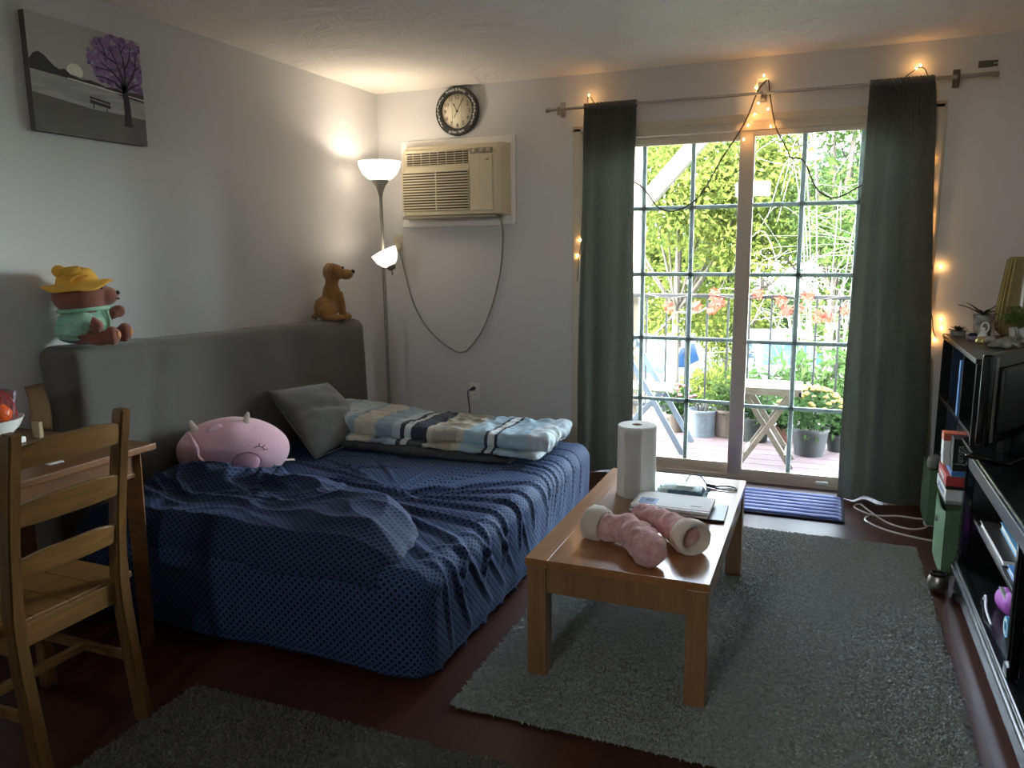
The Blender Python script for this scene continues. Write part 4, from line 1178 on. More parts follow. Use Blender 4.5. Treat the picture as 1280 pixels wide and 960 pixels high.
# papers
def flat(nm, label, cat, x0, x1, y0, y1, z0, z1, m, rot=0.0, group=None, extra=None):
    c = V(((x0 + x1) / 2, (y0 + y1) / 2, z0)); r = Matrix.Translation(c) @ Matrix.Rotation(rot, 4, 'Z') @ Matrix.Translation(-c)
    if extra is None:
        return solo(nm, box(BM(), x0, x1, y0, y1, z0, z1, .0012, 2, r), m, label, cat, c, group)
    t = thing(nm, label, cat, c)
    for (pn, a, mm) in extra:
        b = BM()
        for q in a: box(b, *q, .0006, 1, r)
        obj(pn, b, mm, t)
    return t
flat('folder', 'thin black folder under the mail on the coffee table', 'folder', 2.265, 2.585, -1.985, -1.80, CTZ, CTZ + .011, MT['black'], .03)
flat('magazine', 'grey-edged booklet, lowest of the mail on the black folder', 'booklet', 2.24, 2.53, -1.99, -1.815, CTZ + .011, CTZ + .022, None, .01, None,
     [('pages', [(2.242, 2.528, -1.988, -1.817, CTZ + .0125, CTZ + .0205)], MT['paper']), ('cover', [(2.24, 2.53, -1.99, -1.815, CTZ + .011, CTZ + .0125), (2.24, 2.53, -1.99, -1.815, CTZ + .0205, CTZ + .022)], MT['stone'])])
flat('brochure', 'pale glossy brochure in the middle of the mail pile', 'booklet', 2.245, 2.535, -1.975, -1.805, CTZ + .022, CTZ + .032, None, -.02, None,
     [('pages', [(2.247, 2.533, -1.973, -1.807, CTZ + .0235, CTZ + .0305)], MT['paper']), ('cover', [(2.245, 2.535, -1.975, -1.805, CTZ + .022, CTZ + .0235), (2.245, 2.535, -1.975, -1.805, CTZ + .0305, CTZ + .032)], MT['white'])])
ex = [('sheet', [(2.255, 2.535, -1.965, -1.80, CTZ + .032, CTZ + .0345)], MT['paper']), ('address_window', [(2.268, 2.335, -1.955, -1.885, CTZ + .0345, CTZ + .0352)], MT['blue_pale']),
      ('print', [(2.29, 2.322, -1.925 + k * .012, -1.921 + k * .012, CTZ + .0352, CTZ + .0356) for k in range(3)] + [(2.46, 2.5, -1.93, -1.922, CTZ + .0345, CTZ + .0349)], MT['ink'])]
flat('envelope', 'white envelope with a blue panel on top of the mail pile', 'envelope', 2.255, 2.535, -1.965, -1.80, CTZ + .032, CTZ + .036, None, -.01, None, ex)
# pack of wipes
t = thing('wipes_pack', 'crinkled teal and white pack of wipes between towel roll and mail', 'wipes', (2.40, -1.735, CTZ))
def wp(sgn):
    def fn(u, v):
        e = (4 * u * (1 - u)) ** .25 * (4 * v * (1 - v)) ** .3
        return V((2.315 + .165 * u, -1.79 + .105 * v, CTZ + .029 + sgn * .028 * e + .004 * nz(u * 9, v * 7) * e))
    return fn
bm = grid(BM(), 30, 20, wp(1)); b2 = grid(BM(), 30, 20, wp(-1)); bmesh.ops.reverse_faces(b2, faces=b2.faces[:]); merge(bm, b2)
for fc in bm.faces:
    c = fc.calc_center_median()
    if c.z > CTZ + .046 or c.x < 2.35: fc.material_index = 1
obj('pouch', bm, [MT['teal_dark'], MT['teal_light']], t, smooth=True)
for x, sg in ((2.315, -1), (2.48, 1)):
    bm = grid(BM(), 4, 14, lambda u, v: V((x + sg * (.022 * u - .004), -1.79 + .105 * v, CTZ + .024 + .006 * math.sin(14 * v) * u + .004 * u)))
    bmesh.ops.solidify(bm, geom=bm.faces[:], thickness=.0015); obj('crimped_end', bm, MT['teal_light'] if sg < 0 else MT['teal_dark'], t, smooth=True)
bm = BM(); box(bm, 2.375, 2.445, -1.765, -1.715, CTZ + .0565, CTZ + .0595, .002); obj('flap', bm, MT['white'], t)
t = thing('cord_loop', 'looped black cord with a slider near the far table corner', 'cord', (2.47, -1.5, CTZ))
obj('strap', tube(BM(), [(2.395, -1.66, CTZ + .012), (2.385, -1.57, CTZ + .02), (2.395, -1.50, CTZ + .03), (2.43, -1.49, CTZ + .025), (2.455, -1.52, CTZ + .01), (2.475, -1.565, CTZ + .007), (2.5, -1.56, CTZ + .006), (2.53, -1.54, CTZ + .005), (2.56, -1.535, CTZ + .005), (2.588, -1.56, CTZ + .005), (2.565, -1.585, CTZ + .005), (2.53, -1.585, CTZ + .005), (2.49, -1.572, CTZ + .008)], .0035, 7, 6), MT['cord_black'], t, smooth=True)
bm = BM(); cyl(bm, (2.468, -1.56, CTZ + .009), (2.5, -1.57, CTZ + .009), .008, .008, 10); obj('slider', bm, MT['black'], t, smooth=True)

# slippers
def slipper(label, shaft, foot, r0, r1, loc):
    t = thing('slipper', label, 'slipper', loc)
    def R_(u): return (r0 + (r1 - r0) * u - .006 * math.sin(PI * u)) * (1 if u < .82 else max(.25, (1 - ((u - .82) / .185) ** 2) ** .5)) * (1 + .05 * math.sin(38 * u))
    bm = BM(); pts = shaft + foot
    tube(bm, pts, R_, 24, 12, flat=.86)
    for v in bm.verts:
        v.co += V((nz(v.co.x * 30, v.co.y * 30, v.co.z * 30), nz(v.co.y * 30, v.co.z * 30, 4 + v.co.x * 30), nz(v.co.z * 26, v.co.x * 26, v.co.y * 26))) * .009
        v.co.z = max(v.co.z, CTZ + .001)
    obj('boot', bm, MT['pink_fuzzy'], t, smooth=True, angle=180)
    c = V(shaft[0]); ax = (V(shaft[0]) - V(shaft[1])).normalized()
    bm = BM(); lathe(bm, c - ax * .03, [(.05, 0), (.060, .004), (.064, .03), (.062, .058), (.054, .066), (.045, .058), (.040, .03), (.036, .01), (0, .008)], 30, ax)
    for v in bm.verts:
        v.co += (v.co - c).normalized() * .004 * nz(v.co.x * 40, v.co.y * 40, v.co.z * 40)
        v.co.z = CTZ + .001 + max(0, (v.co.z - CTZ)) * .95
    obj('cuff', bm, MT['cream_plush'], t, smooth=True, angle=180)
    return t
MT['pink_fuzzy'] = mat('pink_sherpa', srgb(206, 146, 148), 0.95, col2=srgb(232, 190, 184), vscale=45, bump=0.4, bscale=140, sheen=0.3)
slipper('pink fuzzy slipper in front, its rounded toe towards the viewer', [(2.200, -2.270, CTZ + .052), (2.245, -2.285, CTZ + .05)], [(2.31, -2.30, CTZ + .056), (2.36, -2.36, CTZ + .055), (2.405, -2.425, CTZ + .05), (2.44, -2.485, CTZ + .048)], .050, .062, (2.32, -2.33, CTZ))
slipper('pink fuzzy slipper behind, cream cuff open towards the table edge', [(2.515, -2.285, CTZ + .052), (2.475, -2.24, CTZ + .052)], [(2.43, -2.19, CTZ + .05), (2.38, -2.145, CTZ + .046), (2.33, -2.105, CTZ + .042), (2.285, -2.075, CTZ + .038)], .054, .040, (2.40, -2.17, CTZ))

# ================================================================== RUGS AND MAT
def rug(nm, label, x0, x1, y0, y1, m, n, seed):
    rnd = random.Random(seed)
    t = thing(nm, label, 'rug', ((x0 + x1) / 2, (y0 + y1) / 2, 0))
    def e(x, k): return .006 * nz(x * 9, k)
    bm = BM(); box(bm, x0 + .006, x1 - .006, y0 + .006, y1 - .006, .0005, .010, .003)
    obj('backing', bm, MT['rug_base'], t)
    vs, fs = [], []
    for i in range(n):
        x, y = rnd.uniform(x0, x1), rnd.uniform(y0, y1)
        a = rnd.uniform(0, 2 * PI); l = rnd.uniform(.010, .020); w = rnd.uniform(.002, .0045); z = rnd.uniform(.008, .013)
        dx, dy = math.cos(a), math.sin(a)
        x += e(y, 1) ; y += e(x, 4)
        k = len(vs)
        vs += [(x - dy * w, y + dx * w, .006), (x + dy * w, y - dx * w, .006), (x + dx * l * .5 + dy * w, y + dy * l * .5 - dx * w, z + .004), (x + dx * l * .5 - dy * w, y + dy * l * .5 + dx * w, z + .004), (x + dx * l, y + dy * l, z - .002)]
        fs += [(k, k + 1, k + 2, k + 3), (k + 3, k + 2, k + 4)]
    me = bpy.data.meshes.new('pile'); me.from_pydata([V(v) - t.location for v in vs], [], fs); me.materials.append(m)
    o = bpy.data.objects.new('pile', me); COL.objects.link(o); o.parent = t; o['kind'] = 'stuff'
    return t
rug('rug', 'large grey shag rug under the oak coffee table', 1.875, 3.335, -2.765, -.845, MT['rug'], 150000, 1)
rug('rug', 'olive grey shag rug in the near left corner by the pine chair', 1.05, 2.75, -4.3, -2.965, MT['rug_olive'], 100000, 2)
t = thing('door_mat', 'navy quilted door mat in front of the sliding glass door', 'mat', (2.68, -.37, 0))
bm = BM(); box(bm, 2.30, 3.035, -.59, -.155, .0005, .012, .006, 3); obj('binding', bm, MT['mat_edge'], t, smooth=True)
def mf(u, v):
    return V((2.312 + .711 * u, -.578 + .411 * v, .011 + .012 * abs(math.sin(7 * PI * v)) ** .5 * min(1, 30 * u, 30 * (1 - u)) + .001 * nz(u * 20, v * 10)))
obj('quilted_pad', grid(BM(), 60, 84, mf), MT['mat_navy'], t, smooth=True, angle=180)
t = thing('charging_cable', 'white cable looping on the floor below the right curtain', 'cable', (3.2, -.45, 0))
obj('wire', tube(BM(), [(3.56, -.30, .006), (3.42, -.38, .005), (3.30, -.37, .004), (3.18, -.40, .004), (3.09, -.30, .004), (3.12, -.23, .004), (3.16, -.33, .004), (3.24, -.50, .004), (3.33, -.56, .004), (3.4, -.53, .006), (3.44, -.46, .012)], .0045, 7, 8), MT['cord_white'], t, smooth=True)
obj('lead', tube(BM(), [(3.16, -.40, .004), (3.135, -.50, .004), (3.2, -.60, .004), (3.3, -.66, .004), (3.42, -.70, .004), (3.49, -.68, .004)], .0045, 7, 8), MT['cord_white'], t, smooth=True)
bm = BM(); box(bm, 3.405, 3.475, -.49, -.445, .002, .026, .008, 3); obj('adapter', bm, MT['white'], t, smooth=True)

# ================================================================== DINING TABLE, CHAIR, FRUIT
DX0, DX1, DY0, DY1, DZ = .02, .722, -4.15, -2.737, .74
t = thing('dining_table', 'dark pine dining table against the left wall near the viewer', 'table', (.37, -3.4, 0))
bm = BM(); box(bm, DX0, DX1, DY0, DY1, DZ - .024, DZ, .004); obj('table_top', bm, MT['dining'], t)
for (x0, x1, y0, y1) in ((DX1 - .055, DX1 - .035, DY0 + .05, DY1 - .05), (DX0 + .035, DX0 + .055, DY0 + .05, DY1 - .05), (DX0 + .05, DX1 - .05, DY1 - .055, DY1 - .035), (DX0 + .05, DX1 - .05, DY0 + .035, DY0 + .055)):
    bm = BM(); box(bm, x0, x1, y0, y1, DZ - .105, DZ - .024, .002)
    if x1 - x0 < .1: box(bm, x0 - .002, x1 + .002, y0, y1, DZ - .11, DZ - .095, .002)
    obj('apron', bm, MT['dining'], t)
for x in (DX0 + .03, DX1 - .03):
    for y in (DY0 + .03, DY1 - .03):
        sx = 1 if x < .37 else -1; sy = 1 if y < -3.4 else -1
        bm = BM(); tube(bm, [(x + sx * .028, y + sy * .028, DZ - .024), (x + sx * .03, y + sy * .03, 0)], lambda u: .040 - .010 * u, 4, 1, smooth=False)
        bmesh.ops.rotate(bm, verts=bm.verts[:], cent=(x + sx * .028, y + sy * .028, 0), matrix=Matrix.Rotation(PI / 4, 3, 'Z'))
        for fc in bm.faces: fc.smooth = False
        obj('leg', bm, MT['dining'], t)

CHY0, CHY1 = -3.475, -3.15     # post centrelines
t = thing('dining_chair', 'golden pine ladder-back chair pulled up to the dark dining table', 'chair', (.8, -3.31, 0))
for y in (CHY0, CHY1):
    bm = BM(); b = BM()
    P = smooth_path([(1.025, y, 0), (.992, y, .25), (.978, y, .44), (.992, y, .62), (1.02, y, .8), (1.052, y, .965)], 5)
    rings = []
    for p in P:
        w = .021; hd = .0165 if p.z > .5 else .019
        rings.append([b.verts.new(p + V((dx * w, dy * hd, 0))) for dx, dy in ((-1, -1), (1, -1), (1, 1), (-1, 1))])
    for A, B in zip(rings, rings[1:]):
        for k in range(4): b.faces.new((A[k], A[(k + 1) % 4], B[(k + 1) % 4], B[k]))
    b.faces.new(rings[0][::-1]); b.faces.new(rings[-1])
    bmesh.ops.recalc_face_normals(b, faces=b.faces[:])
    bmesh.ops.bevel(b, geom=[e for e in b.edges if abs((e.verts[0].co - e.verts[1].co).normalized().z) > .5] + [e for e in b.edges if e.verts[0].co.z > .96 and e.verts[1].co.z > .96], offset=.004, segments=2, affect='EDGES')
    obj('back_post', b, MT['chair_v'], t)
    bm = BM(); box(bm, .565, .603, y - .019 - (.02 if y < -3.3 else -.02), y + .019 - (.02 if y < -3.3 else -.02), 0, .415, .004); obj('front_leg', bm, MT['chair_v'], t)
def slat(z0, z1, arch, bow):
    x = .992 + (.06 * ((z0 + z1) / 2 - .62) / .345)
    b = BM(); n = 16; rows = []
    for i in range(n + 1):
        u = i / n; y = CHY0 + .012 + (CHY1 - CHY0 - .024) * u; k = 4 * u * (1 - u)
        xx = x + bow * k; zt = z1 + arch * min(1, k * 1.3); lean = .17
        rows.append([b.verts.new((xx - .009, y, z0)), b.verts.new((xx + .009, y, z0)), b.verts.new((xx + .009 + lean * (zt - z0), y, zt)), b.verts.new((xx - .009 + lean * (zt - z0), y, zt))])
    for A, B in zip(rows, rows[1:]):
        for k in range(4): b.faces.new((A[k], A[(k + 1) % 4], B[(k + 1) % 4], B[k]))
    b.faces.new(rows[0][::-1]); b.faces.new(rows[-1])
    bmesh.ops.recalc_face_normals(b, faces=b.faces[:])
    bmesh.ops.bevel(b, geom=[e for e in b.edges if abs((e.verts[0].co - e.verts[1].co).normalized().y) > .8], offset=.003, segments=2, affect='EDGES')
    obj('back_slat', b, MT['chair'], t)
slat(.868, .925, .014, .012); slat(.712, .772, .012, .012); slat(.565, .62, .012, .012)
bm = BM()
for k in range(4):
    y0 = -3.525 + k * .1075
    box(bm, .555, .966, y0, y0 + .107, .425, .445, .003)
obj('seat', bm, MT['chair'], t)
bm = BM()
box(bm, .962, .98, CHY0 + .017, CHY1 - .017, .375, .44, .002); box(bm, .575, .595, CHY0 + .0, CHY1 + .0, .37, .425, .002)
for y in (CHY0 - .012, CHY1 + .012): box(bm, .6, .97, y - .009, y + .009, .37, .425, .002)
obj('seat_rail', bm, MT['chair'], t)
for y in (CHY0 - .008, CHY1 + .008):
    bm = BM(); bar(bm, (.6, y, .19), (.985, y, .19), .018, .028, .003); obj('side_stretcher', bm, MT['chair'], t)
bm = BM(); bar(bm, (.79, CHY0, .19), (.79, CHY1, .19), .018, .028, .003); obj('cross_stretcher', bm, MT['chair'], t)

BX, BY = .185, -2.985
t = thing('bowl', 'white ceramic fruit bowl at the far end of the dining table', 'bowl', (BX, BY, DZ))
bm = BM(); lathe(bm, (BX, BY, DZ), [(0, .0), (.05, 0), (.055, .004), (.085, .03), (.115, .062), (.132, .095), (.128, .096), (.11, .066), (.08, .036), (.05, .012), (0, .01)], 48); obj('bowl_body', bm, MT['bowl'], t, smooth=True)
o0 = None
for i, (dx, dy, z) in enumerate(((.062, .03, .115), (-.01, -.06, .11), (-.03, .055, .11), (.058, -.048, .122), (.02, .0, .168))):
    p = V((BX + dx, BY + dy, DZ + z - .038))
    if o0 is None:
        o0 = thing('orange', 'ripe orange inside red netting in the white bowl', 'orange', p, 0, 'oranges in the bowl')
        bm = BM(); ell(bm, p + V((0, 0, .036)), (.037, .037, .035), 20); obj('peel', bm, MT['orange'], o0, smooth=True, angle=180)
        bm = BM(); ell(bm, p + V((.012, -.004, .0695)), (.004, .004, .002), 8); obj('stem_end', bm, MT['leaf_dark'], o0)
    else: dup(o0, p, i * 1.1)
t = thing('net_bag', 'red mesh bag with clear plastic top wrapped round the oranges', 'bag', (BX, BY, DZ + .1))
bm = BM()
def nb(a, v):
    r = .098 * math.cos(v * PI / 2) ** .7 + .008
    return V((BX + .01 + r * math.cos(a), BY + r * math.sin(a), DZ + .095 + .108 * math.sin(v * PI / 2)))
for k in range(18):
    for sg in (-1, 1):
        tube(bm, [nb(2 * PI * k / 18 + sg * v * 1.3, v) for v in [q / 8 for q in range(9)]], .0011, 4, 2)
obj('netting', bm, MT['net'], t)
def fb(u, v):
    a = 2 * PI * u
    return V((BX - .01 + (.05 + .03 * v) * math.cos(a) + .01 * nz(u * 8, v * 4), BY + .085 + (.022 + .01 * math.sin(5 * a)) * math.sin(a), DZ + .10 + .085 * v + .012 * nz(u * 6, v * 3, 2)))
bm = grid(BM(), 40, 8, fb, closed_u=True); obj('plastic_top', bm, MT['film'], t, smooth=True)
t = thing('paper_label', 'brown card label sticking up behind the fruit bowl', 'label', (BX + .07, BY + .16, DZ))
bm = grid(BM(), 8, 6, lambda u, v: V((BX + .035 + .065 * u + .02 * v - .02 * u * v, BY + .15 + .04 * u + .012 * math.sin(3 * v) - .02 * v, DZ + .045 + .145 * v + .035 * u * (v - .6)))); bmesh.ops.solidify(bm, geom=bm.faces[:], thickness=.0015)
obj('card', bm, MT['kraft'], t)
bm = BM(); box(bm, BX + .045, BX + .085, BY + .15, BY + .165, DZ, DZ + .06, .002); obj('folded_foot', bm, MT['kraft'], t)
bm = grid(BM(), 8, 8, lambda u, v: V((.60 + .05 * u + .006 * v, -3.09 + .05 * v, DZ + .002 + .004 * (1 + nz(u * 3, v * 3)) * min(1, 4 * u * (1 - u) + .2)))); bmesh.ops.solidify(bm, geom=bm.faces[:], thickness=.001)
solo('paper_scrap', bm, MT['paper'], 'small white paper scrap on the table behind the chair back', 'paper', (.63, -3.07, DZ))
bm = BM(); box(bm, .255, .275, -2.93, -2.89, DZ, DZ + .022, .004); box(bm, .225, .26, -2.92, -2.90, DZ, DZ + .008, .002)
solo('bottle_cap', bm, MT['white'], 'tiny white clip lying beside the fruit bowl', 'clip', (.25, -2.91, DZ))
bm = BM(); tube(bm, [(.50, -2.86, DZ + .004), (.53, -2.835, DZ + .007), (.565, -2.80, DZ + .004)], lambda u: .004 + .003 * math.sin(PI * u), 7); tube(bm, [(.53, -2.84, DZ + .006), (.55, -2.855, DZ + .006), (.58, -2.85, DZ + .004)], .003, 6)
solo('twig', bm, MT['dining'], 'brown forked twig lying at the table corner beside the chair post', 'twig', (.54, -2.83, DZ))

# ================================================================== BLACK BOOKCASE
KX0, KX1, KY0, KY1, KZ = 3.45, 3.82, -1.241, -.255, .958
t = thing('bookcase', 'black nine-cube bookcase standing along the right wall by the curtain', 'bookcase', (3.63, -.75, 0))
bm = BM(); box(bm, KX0 - .006, KX1, KY0 - .006, KY1 + .006, KZ - .022, KZ, .003); obj('top_board', bm, MT['espresso'], t)
for y0 in (KY0, KY1 - .018): 
    bm = BM(); box(bm, KX0, KX1, y0, y0 + .018, .0, KZ - .022, .002); obj('side_panel', bm, MT['ebony'], t)
cw = (KY1 - KY0 - .036 - .032) / 3
ys = [KY0 + .018 + k * (cw + .016) for k in range(3)]
for k in (1, 2):
    bm = BM(); box(bm, KX0 + .002, KX1, ys[k] - .016, ys[k], .035, KZ - .022, .001); obj('divider', bm, MT['ebony'], t)
zr = [.036, .344, .650]
for z in zr[1:]:
    bm = BM(); box(bm, KX0 + .002, KX1, KY0 + .018, KY1 - .018, z - .018, z, .001); obj('shelf', bm, MT['ebony'], t)
bm = BM(); box(bm, KX0 + .004, KX1, KY0 + .018, KY1 - .018, .0, .036, .001); obj('bottom_board', bm, MT['ebony'], t)
bm = BM(); box(bm, KX1 - .006, KX1 - .001, KY0 + .018, KY1 - .018, .036, KZ - .022); obj('back_panel', bm, MT['black'], t)

def fabric_bin(label, x0, x1, y0, y1, z0, z1, sag):
    t = thing('storage_bin', label, 'bin', ((x0 + x1) / 2, (y0 + y1) / 2, z0))
    bm = BM(); w = .006
    for (a, b, c, e) in ((x0, x0 + w, y0, y1), (x1 - w, x1, y0, y1), (x0 + w, x1 - w, y0, y0 + w), (x0 + w, x1 - w, y1 - w, y1)):
        b_ = BM(); box(b_, a, b, c, e, z0, z1); bmesh.ops.subdivide_edges(b_, edges=b_.edges[:], cuts=6, use_grid_fill=True); merge(bm, b_)
    box(bm, x0, x1, y0, y1, z0, z0 + w)
    for v in bm.verts:
        hh = (v.co.z - z0) / (z1 - z0)
        if v.co.x < x0 + .02:
            uy = (v.co.y - y0) / (y1 - y0)
            v.co.x -= .014 * math.sin(PI * uy) * math.sin(PI * min(1, hh * .9 + .1)); v.co.z -= sag * math.sin(PI * uy) * hh
    obj('fabric_shell', bm, MT['sage_bin'], t)
    bm = BM(); lathe(bm, (x0 - .012, (y0 + y1) / 2, z0 + (z1 - z0) * .72), [(.008, 0), (.014, 0), (.014, .004), (.008, .004), (.008, 0)], 16, (-1, 0, 0)); obj('grommet', bm, MT['silver'], t, smooth=True)
    return t
fabric_bin('sage fabric bin sticking out of the bottom cube nearest the curtain', 3.405, 3.74, ys[2] + .012, ys[2] + cw - .012, .037, .315, .01)
fabric_bin('sage fabric bin sticking out of the bottom cube nearest the television stand', 3.392, 3.73, ys[0] + .012, ys[0] + cw - .012, .037, .316, .03)
bm = BM(); tube(bm, [(3.42, ys[2] + .10, .30), (3.43, ys[2] + .13, .34), (3.47, ys[2] + .16, .33)], lambda u: .028 * math.sin(PI * (.15 + .7 * u)), 12, 6)
solo('rolled_sock', bm, MT['stone'], 'pale grey cloth roll poking out of the sage bin by the curtain', 'cloth', (3.43, ys[2] + .13, .3), smooth=True)

def game(nm, label, x0, x1, y0, y1, z0, z1, body, face, extra=None):
    t = thing(nm, label, 'board game', ((x0 + x1) / 2, (y0 + y1) / 2, z0))
    h = z1 - z0
    bm = BM(); box(bm, x0 + .002, x1 - .002, y0 + .002, y1 - .002, z0, z0 + h * .5, .001); obj('box_base', bm, body, t)
    bm = BM(); box(bm, x0, x1, y0, y1, z0 + h * .25, z1, .0015); l = obj('box_lid', bm, face, t)
    if extra: extra(t, x0, x1, y0, y1, z0, z1)
    return t
yb = ys[0]
def lt(s, m, size, face, rot=False, dz=0):
    def fn(t, x0, x1, y0, y1, z0, z1):
        bm = BM()
        if face == 'y':
            o = ((x0 + min(x1, KX0)) / 2, y0 - .0008, (z0 + z1) / 2 + dz)
            mt = frame_mtx(o, (0, 0, 1), (-1, 0, 0)) if rot else frame_mtx(o, (1, 0, 0), (0, 0, 1))
        else:
            o = (x0 - .0008, (y0 + y1) / 2, (z0 + z1) / 2 + dz); mt = frame_mtx(o, (0, -1, 0), (0, 0, 1))
        text_bm(bm, s, size, mt, .0005)
        obj('lettering', bm, m, t)
    return fn
def marks(m):
    def fn(t, x0, x1, y0, y1, z0, z1):
        bm = BM(); rr = random.Random(int(z0 * 1000))
        y = y1 - .05
        while y > y0 + .05:
            w = rr.uniform(.012, .026); box(bm, x0 - .0016, x0 + .001, y - w, y, z0 + .022 + rr.uniform(0, .006), z1 - .012 - rr.uniform(0, .006)); y -= w + rr.uniform(.007, .012)
        obj('print', bm, m, t)
    return fn
game('card_game_box', 'white printed game box at the bottom of the game pile', 3.386, 3.62, yb + .012, yb + .28, .345, .405, MT['stone'], MT['white'], marks(MT['blue_pale']))
game('card_game_box', 'red and white game box with slanted lettering above the white one', 3.384, 3.60, yb + .022, yb + .25, .405, .463, MT['black'], MT['red'], marks(MT['white']))
game('board_game_box', 'flat teal box directly beneath the black block game', 3.40, 3.60, yb + .012, yb + .18, .463, .487, MT['teal_card'], MT['blue_card'])
game('block_game_box', 'black block game box with pale lettering on the pile', 3.40, 3.58, yb + .014, yb + .095, .487, .622, MT['black'], MT['black'], lt('Jenga', MT['stone'], .040, 'y', True))
game('party_game_box', 'upright white game box with orange lid behind the black block game', 3.376, 3.56, yb + .105, yb + .17, .487, .622, MT['white'], MT['white'], lambda t, x0, x1, y0, y1, z0, z1: obj('orange_band', box(BM(), x0 - .0015, x1 + .001, y0 - .0015, y1 + .001, z1 - .03, z1 + .001, .001), MT['orange_card'], t))
def book(nm, label, x0, x1, y0, y1, z0, z1, cover, group=None, upright=False, rot=0.0):
    c = V(((x0 + x1) / 2, (y0 + y1) / 2, z0))
    t = thing(nm, label, 'book', c)
    r = Matrix.Translation(c) @ Matrix.Rotation(rot, 4, 'Z') @ Matrix.Translation(-c)
    bm = BM(); e = .003
    if upright:
        box(bm, x0, x1, y0, y0 + e, z0, z1, .001, 1, r); box(bm, x0, x1, y1 - e, y1, z0, z1, .001, 1, r); box(bm, x0, x0 + e, y0, y1, z0, z1, .001, 1, r)
        obj('cover', bm, cover, t)
        bm = BM(); box(bm, x0 + e, x1 - .004, y0 + e, y1 - e, z0 + .003, z1 - .003, 0, 1, r); obj('pages', bm, MT['paper'], t)
    else:
        box(bm, x0, x1, y0, y1, z0, z0 + e, .001, 1, r); box(bm, x0, x1, y0, y1, z1 - e, z1, .001, 1, r); box(bm, x1 - e, x1, y0, y1, z0, z1, .001, 1, r)
        obj('cover', bm, cover, t)
        bm = BM(); box(bm, x0 + .004, x1 - e, y0 + .004, y1 - .004, z0 + e, z1 - e, 0, 1, r); obj('pages', bm, MT['paper'], t)
    return t
book('ring_binder', 'tall blue binder standing in the top middle cube of the bookcase', 3.448, 3.70, ys[1] + .02, ys[1] + .06, .651, .90, MT['blue_card'], None, True)
book('paperback', 'pale blue paperback standing in the middle cube under the blue binder', 3.445, 3.66, ys[1] + .02, ys[1] + .045, .345, .56, MT['blue_pale'], None, True)

# ---- things on the bookcase
def leaf_strip(bm, base, dirv, length, width, droop, n=8, mi=0, thick=.0015):
    d = V(dirv).normalized(); s = d.cross(UP)
    s = s.normalized() if s.length > 1e-3 else V((1, 0, 0))
    L_, R2 = [], []
    for i in range(n + 1):
        u = i / n; p = V(base) + d * length * u - UP * droop * u * u
        w = width * math.sin(PI * (.18 + .82 * u)) ** .8 if u < 1 else .0005
        cup = UP * w * .25
        L_.append(bm.verts.new(p + s * w + cup)); R2.append(bm.verts.new(p - s * w + cup))
    M_ = [bm.verts.new((a.co + b.co) / 2 - UP * width * .3) for a, b in zip(L_, R2)]
    for i in range(n):
        for a, b in ((L_, M_), (M_, R2)):
            f = bm.faces.new((a[i], a[i + 1], b[i + 1], b[i])); f.smooth = True; f.material_index = mi
def potted(nm, label, c, r0, r1, h, potm, loc=None):
    t = thing(nm, label, 'potted plant', c)
    bm = BM(); lathe(bm, c, [(0, 0), (r0, 0), (r1, h), (r1 - .006, h), (r1 - .012, h - .015), (0, h - .015)], 28); obj('pot', bm, potm, t, smooth=True)
    bm = BM(); lathe(bm, V(c) + UP * (h - .018), [(0, .006), (r1 - .011, .003), (r1 - .011, 0)], 20); obj('soil', bm, MT['soil'], t, smooth=True)
    return t
rn = random.Random(11)
c = V((3.605, -.205 - .13, KZ)); t = potted('potted_aloe', 'spiky dark-leaved plant in a pale marbled pot behind the figurines', c, .036, .047, .105, MT['marble'])
bm = BM()
for k in range(11):
    a = k * 2.4; e = .25 + .5 * rn.random()
    leaf_strip(bm, c + UP * .10, (math.cos(a) * math.cos(e), math.sin(a) * math.cos(e), math.sin(e)), .10 + .05 * rn.random(), .010, .02)
obj('leaves', bm, MT['leaf_dark'], t, smooth=True)
c = V((3.505, -.32, KZ)); t = thing('succulent', 'small grey-green rosette succulent at the wall end of the bookcase top', 'potted plant', c)
bm = BM(); lathe(bm, c, [(0, 0), (.03, 0), (.036, .02), (.03, .022), (0, .018)], 20); obj('dish', bm, MT['stone'], t, smooth=True)
bm = BM()
for k in range(16):
    a = k * 2.4; e = .15 + .06 * k
    leaf_strip(bm, c + UP * .018, (math.cos(a) * math.cos(e), math.sin(a) * math.cos(e), math.sin(e)), .055 - .001 * k, .009, .006)
obj('leaves', bm, MT['leaf_dark'], t, smooth=True)
c = V((3.764, -.335, KZ)); t = thing('vase', 'tall tapered gold vase with a ridged front on the bookcase', 'vase', c)
bm = BM(); lathe(bm, c, [(0, 0), (.07, .0), (.095, .02), (.106, .06), (.105, .10), (.099, .17), (.091, .24), (.082, .31), (.073, .375), (.071, .385), (.065, .385), (.067, .37), (.083, .24), (.092, .1), (0, .03)], 48)
obj('vase_body', bm, MT['gold_ochre'], t, smooth=True)
bm = BM()
for k in range(4):
    a = PI + .05 + k * .22
    pts = [c + V((r * math.cos(a), r * math.sin(a), z)) for r, z in ((.100, .03), (.107, .09), (.101, .17), (.093, .24), (.084, .31), (.075, .375))]
    tube(bm, pts, .007 - .001 * (k % 2), 8, 5)
obj('ridges', bm, MT['gold'], t, smooth=True)
c = V((3.722, -.53, KZ)); t = potted('potted_herb', 'bushy bright green plant in a small white pot before the gold vase', c, .034, .042, .062, MT['white'])
bm = BM()
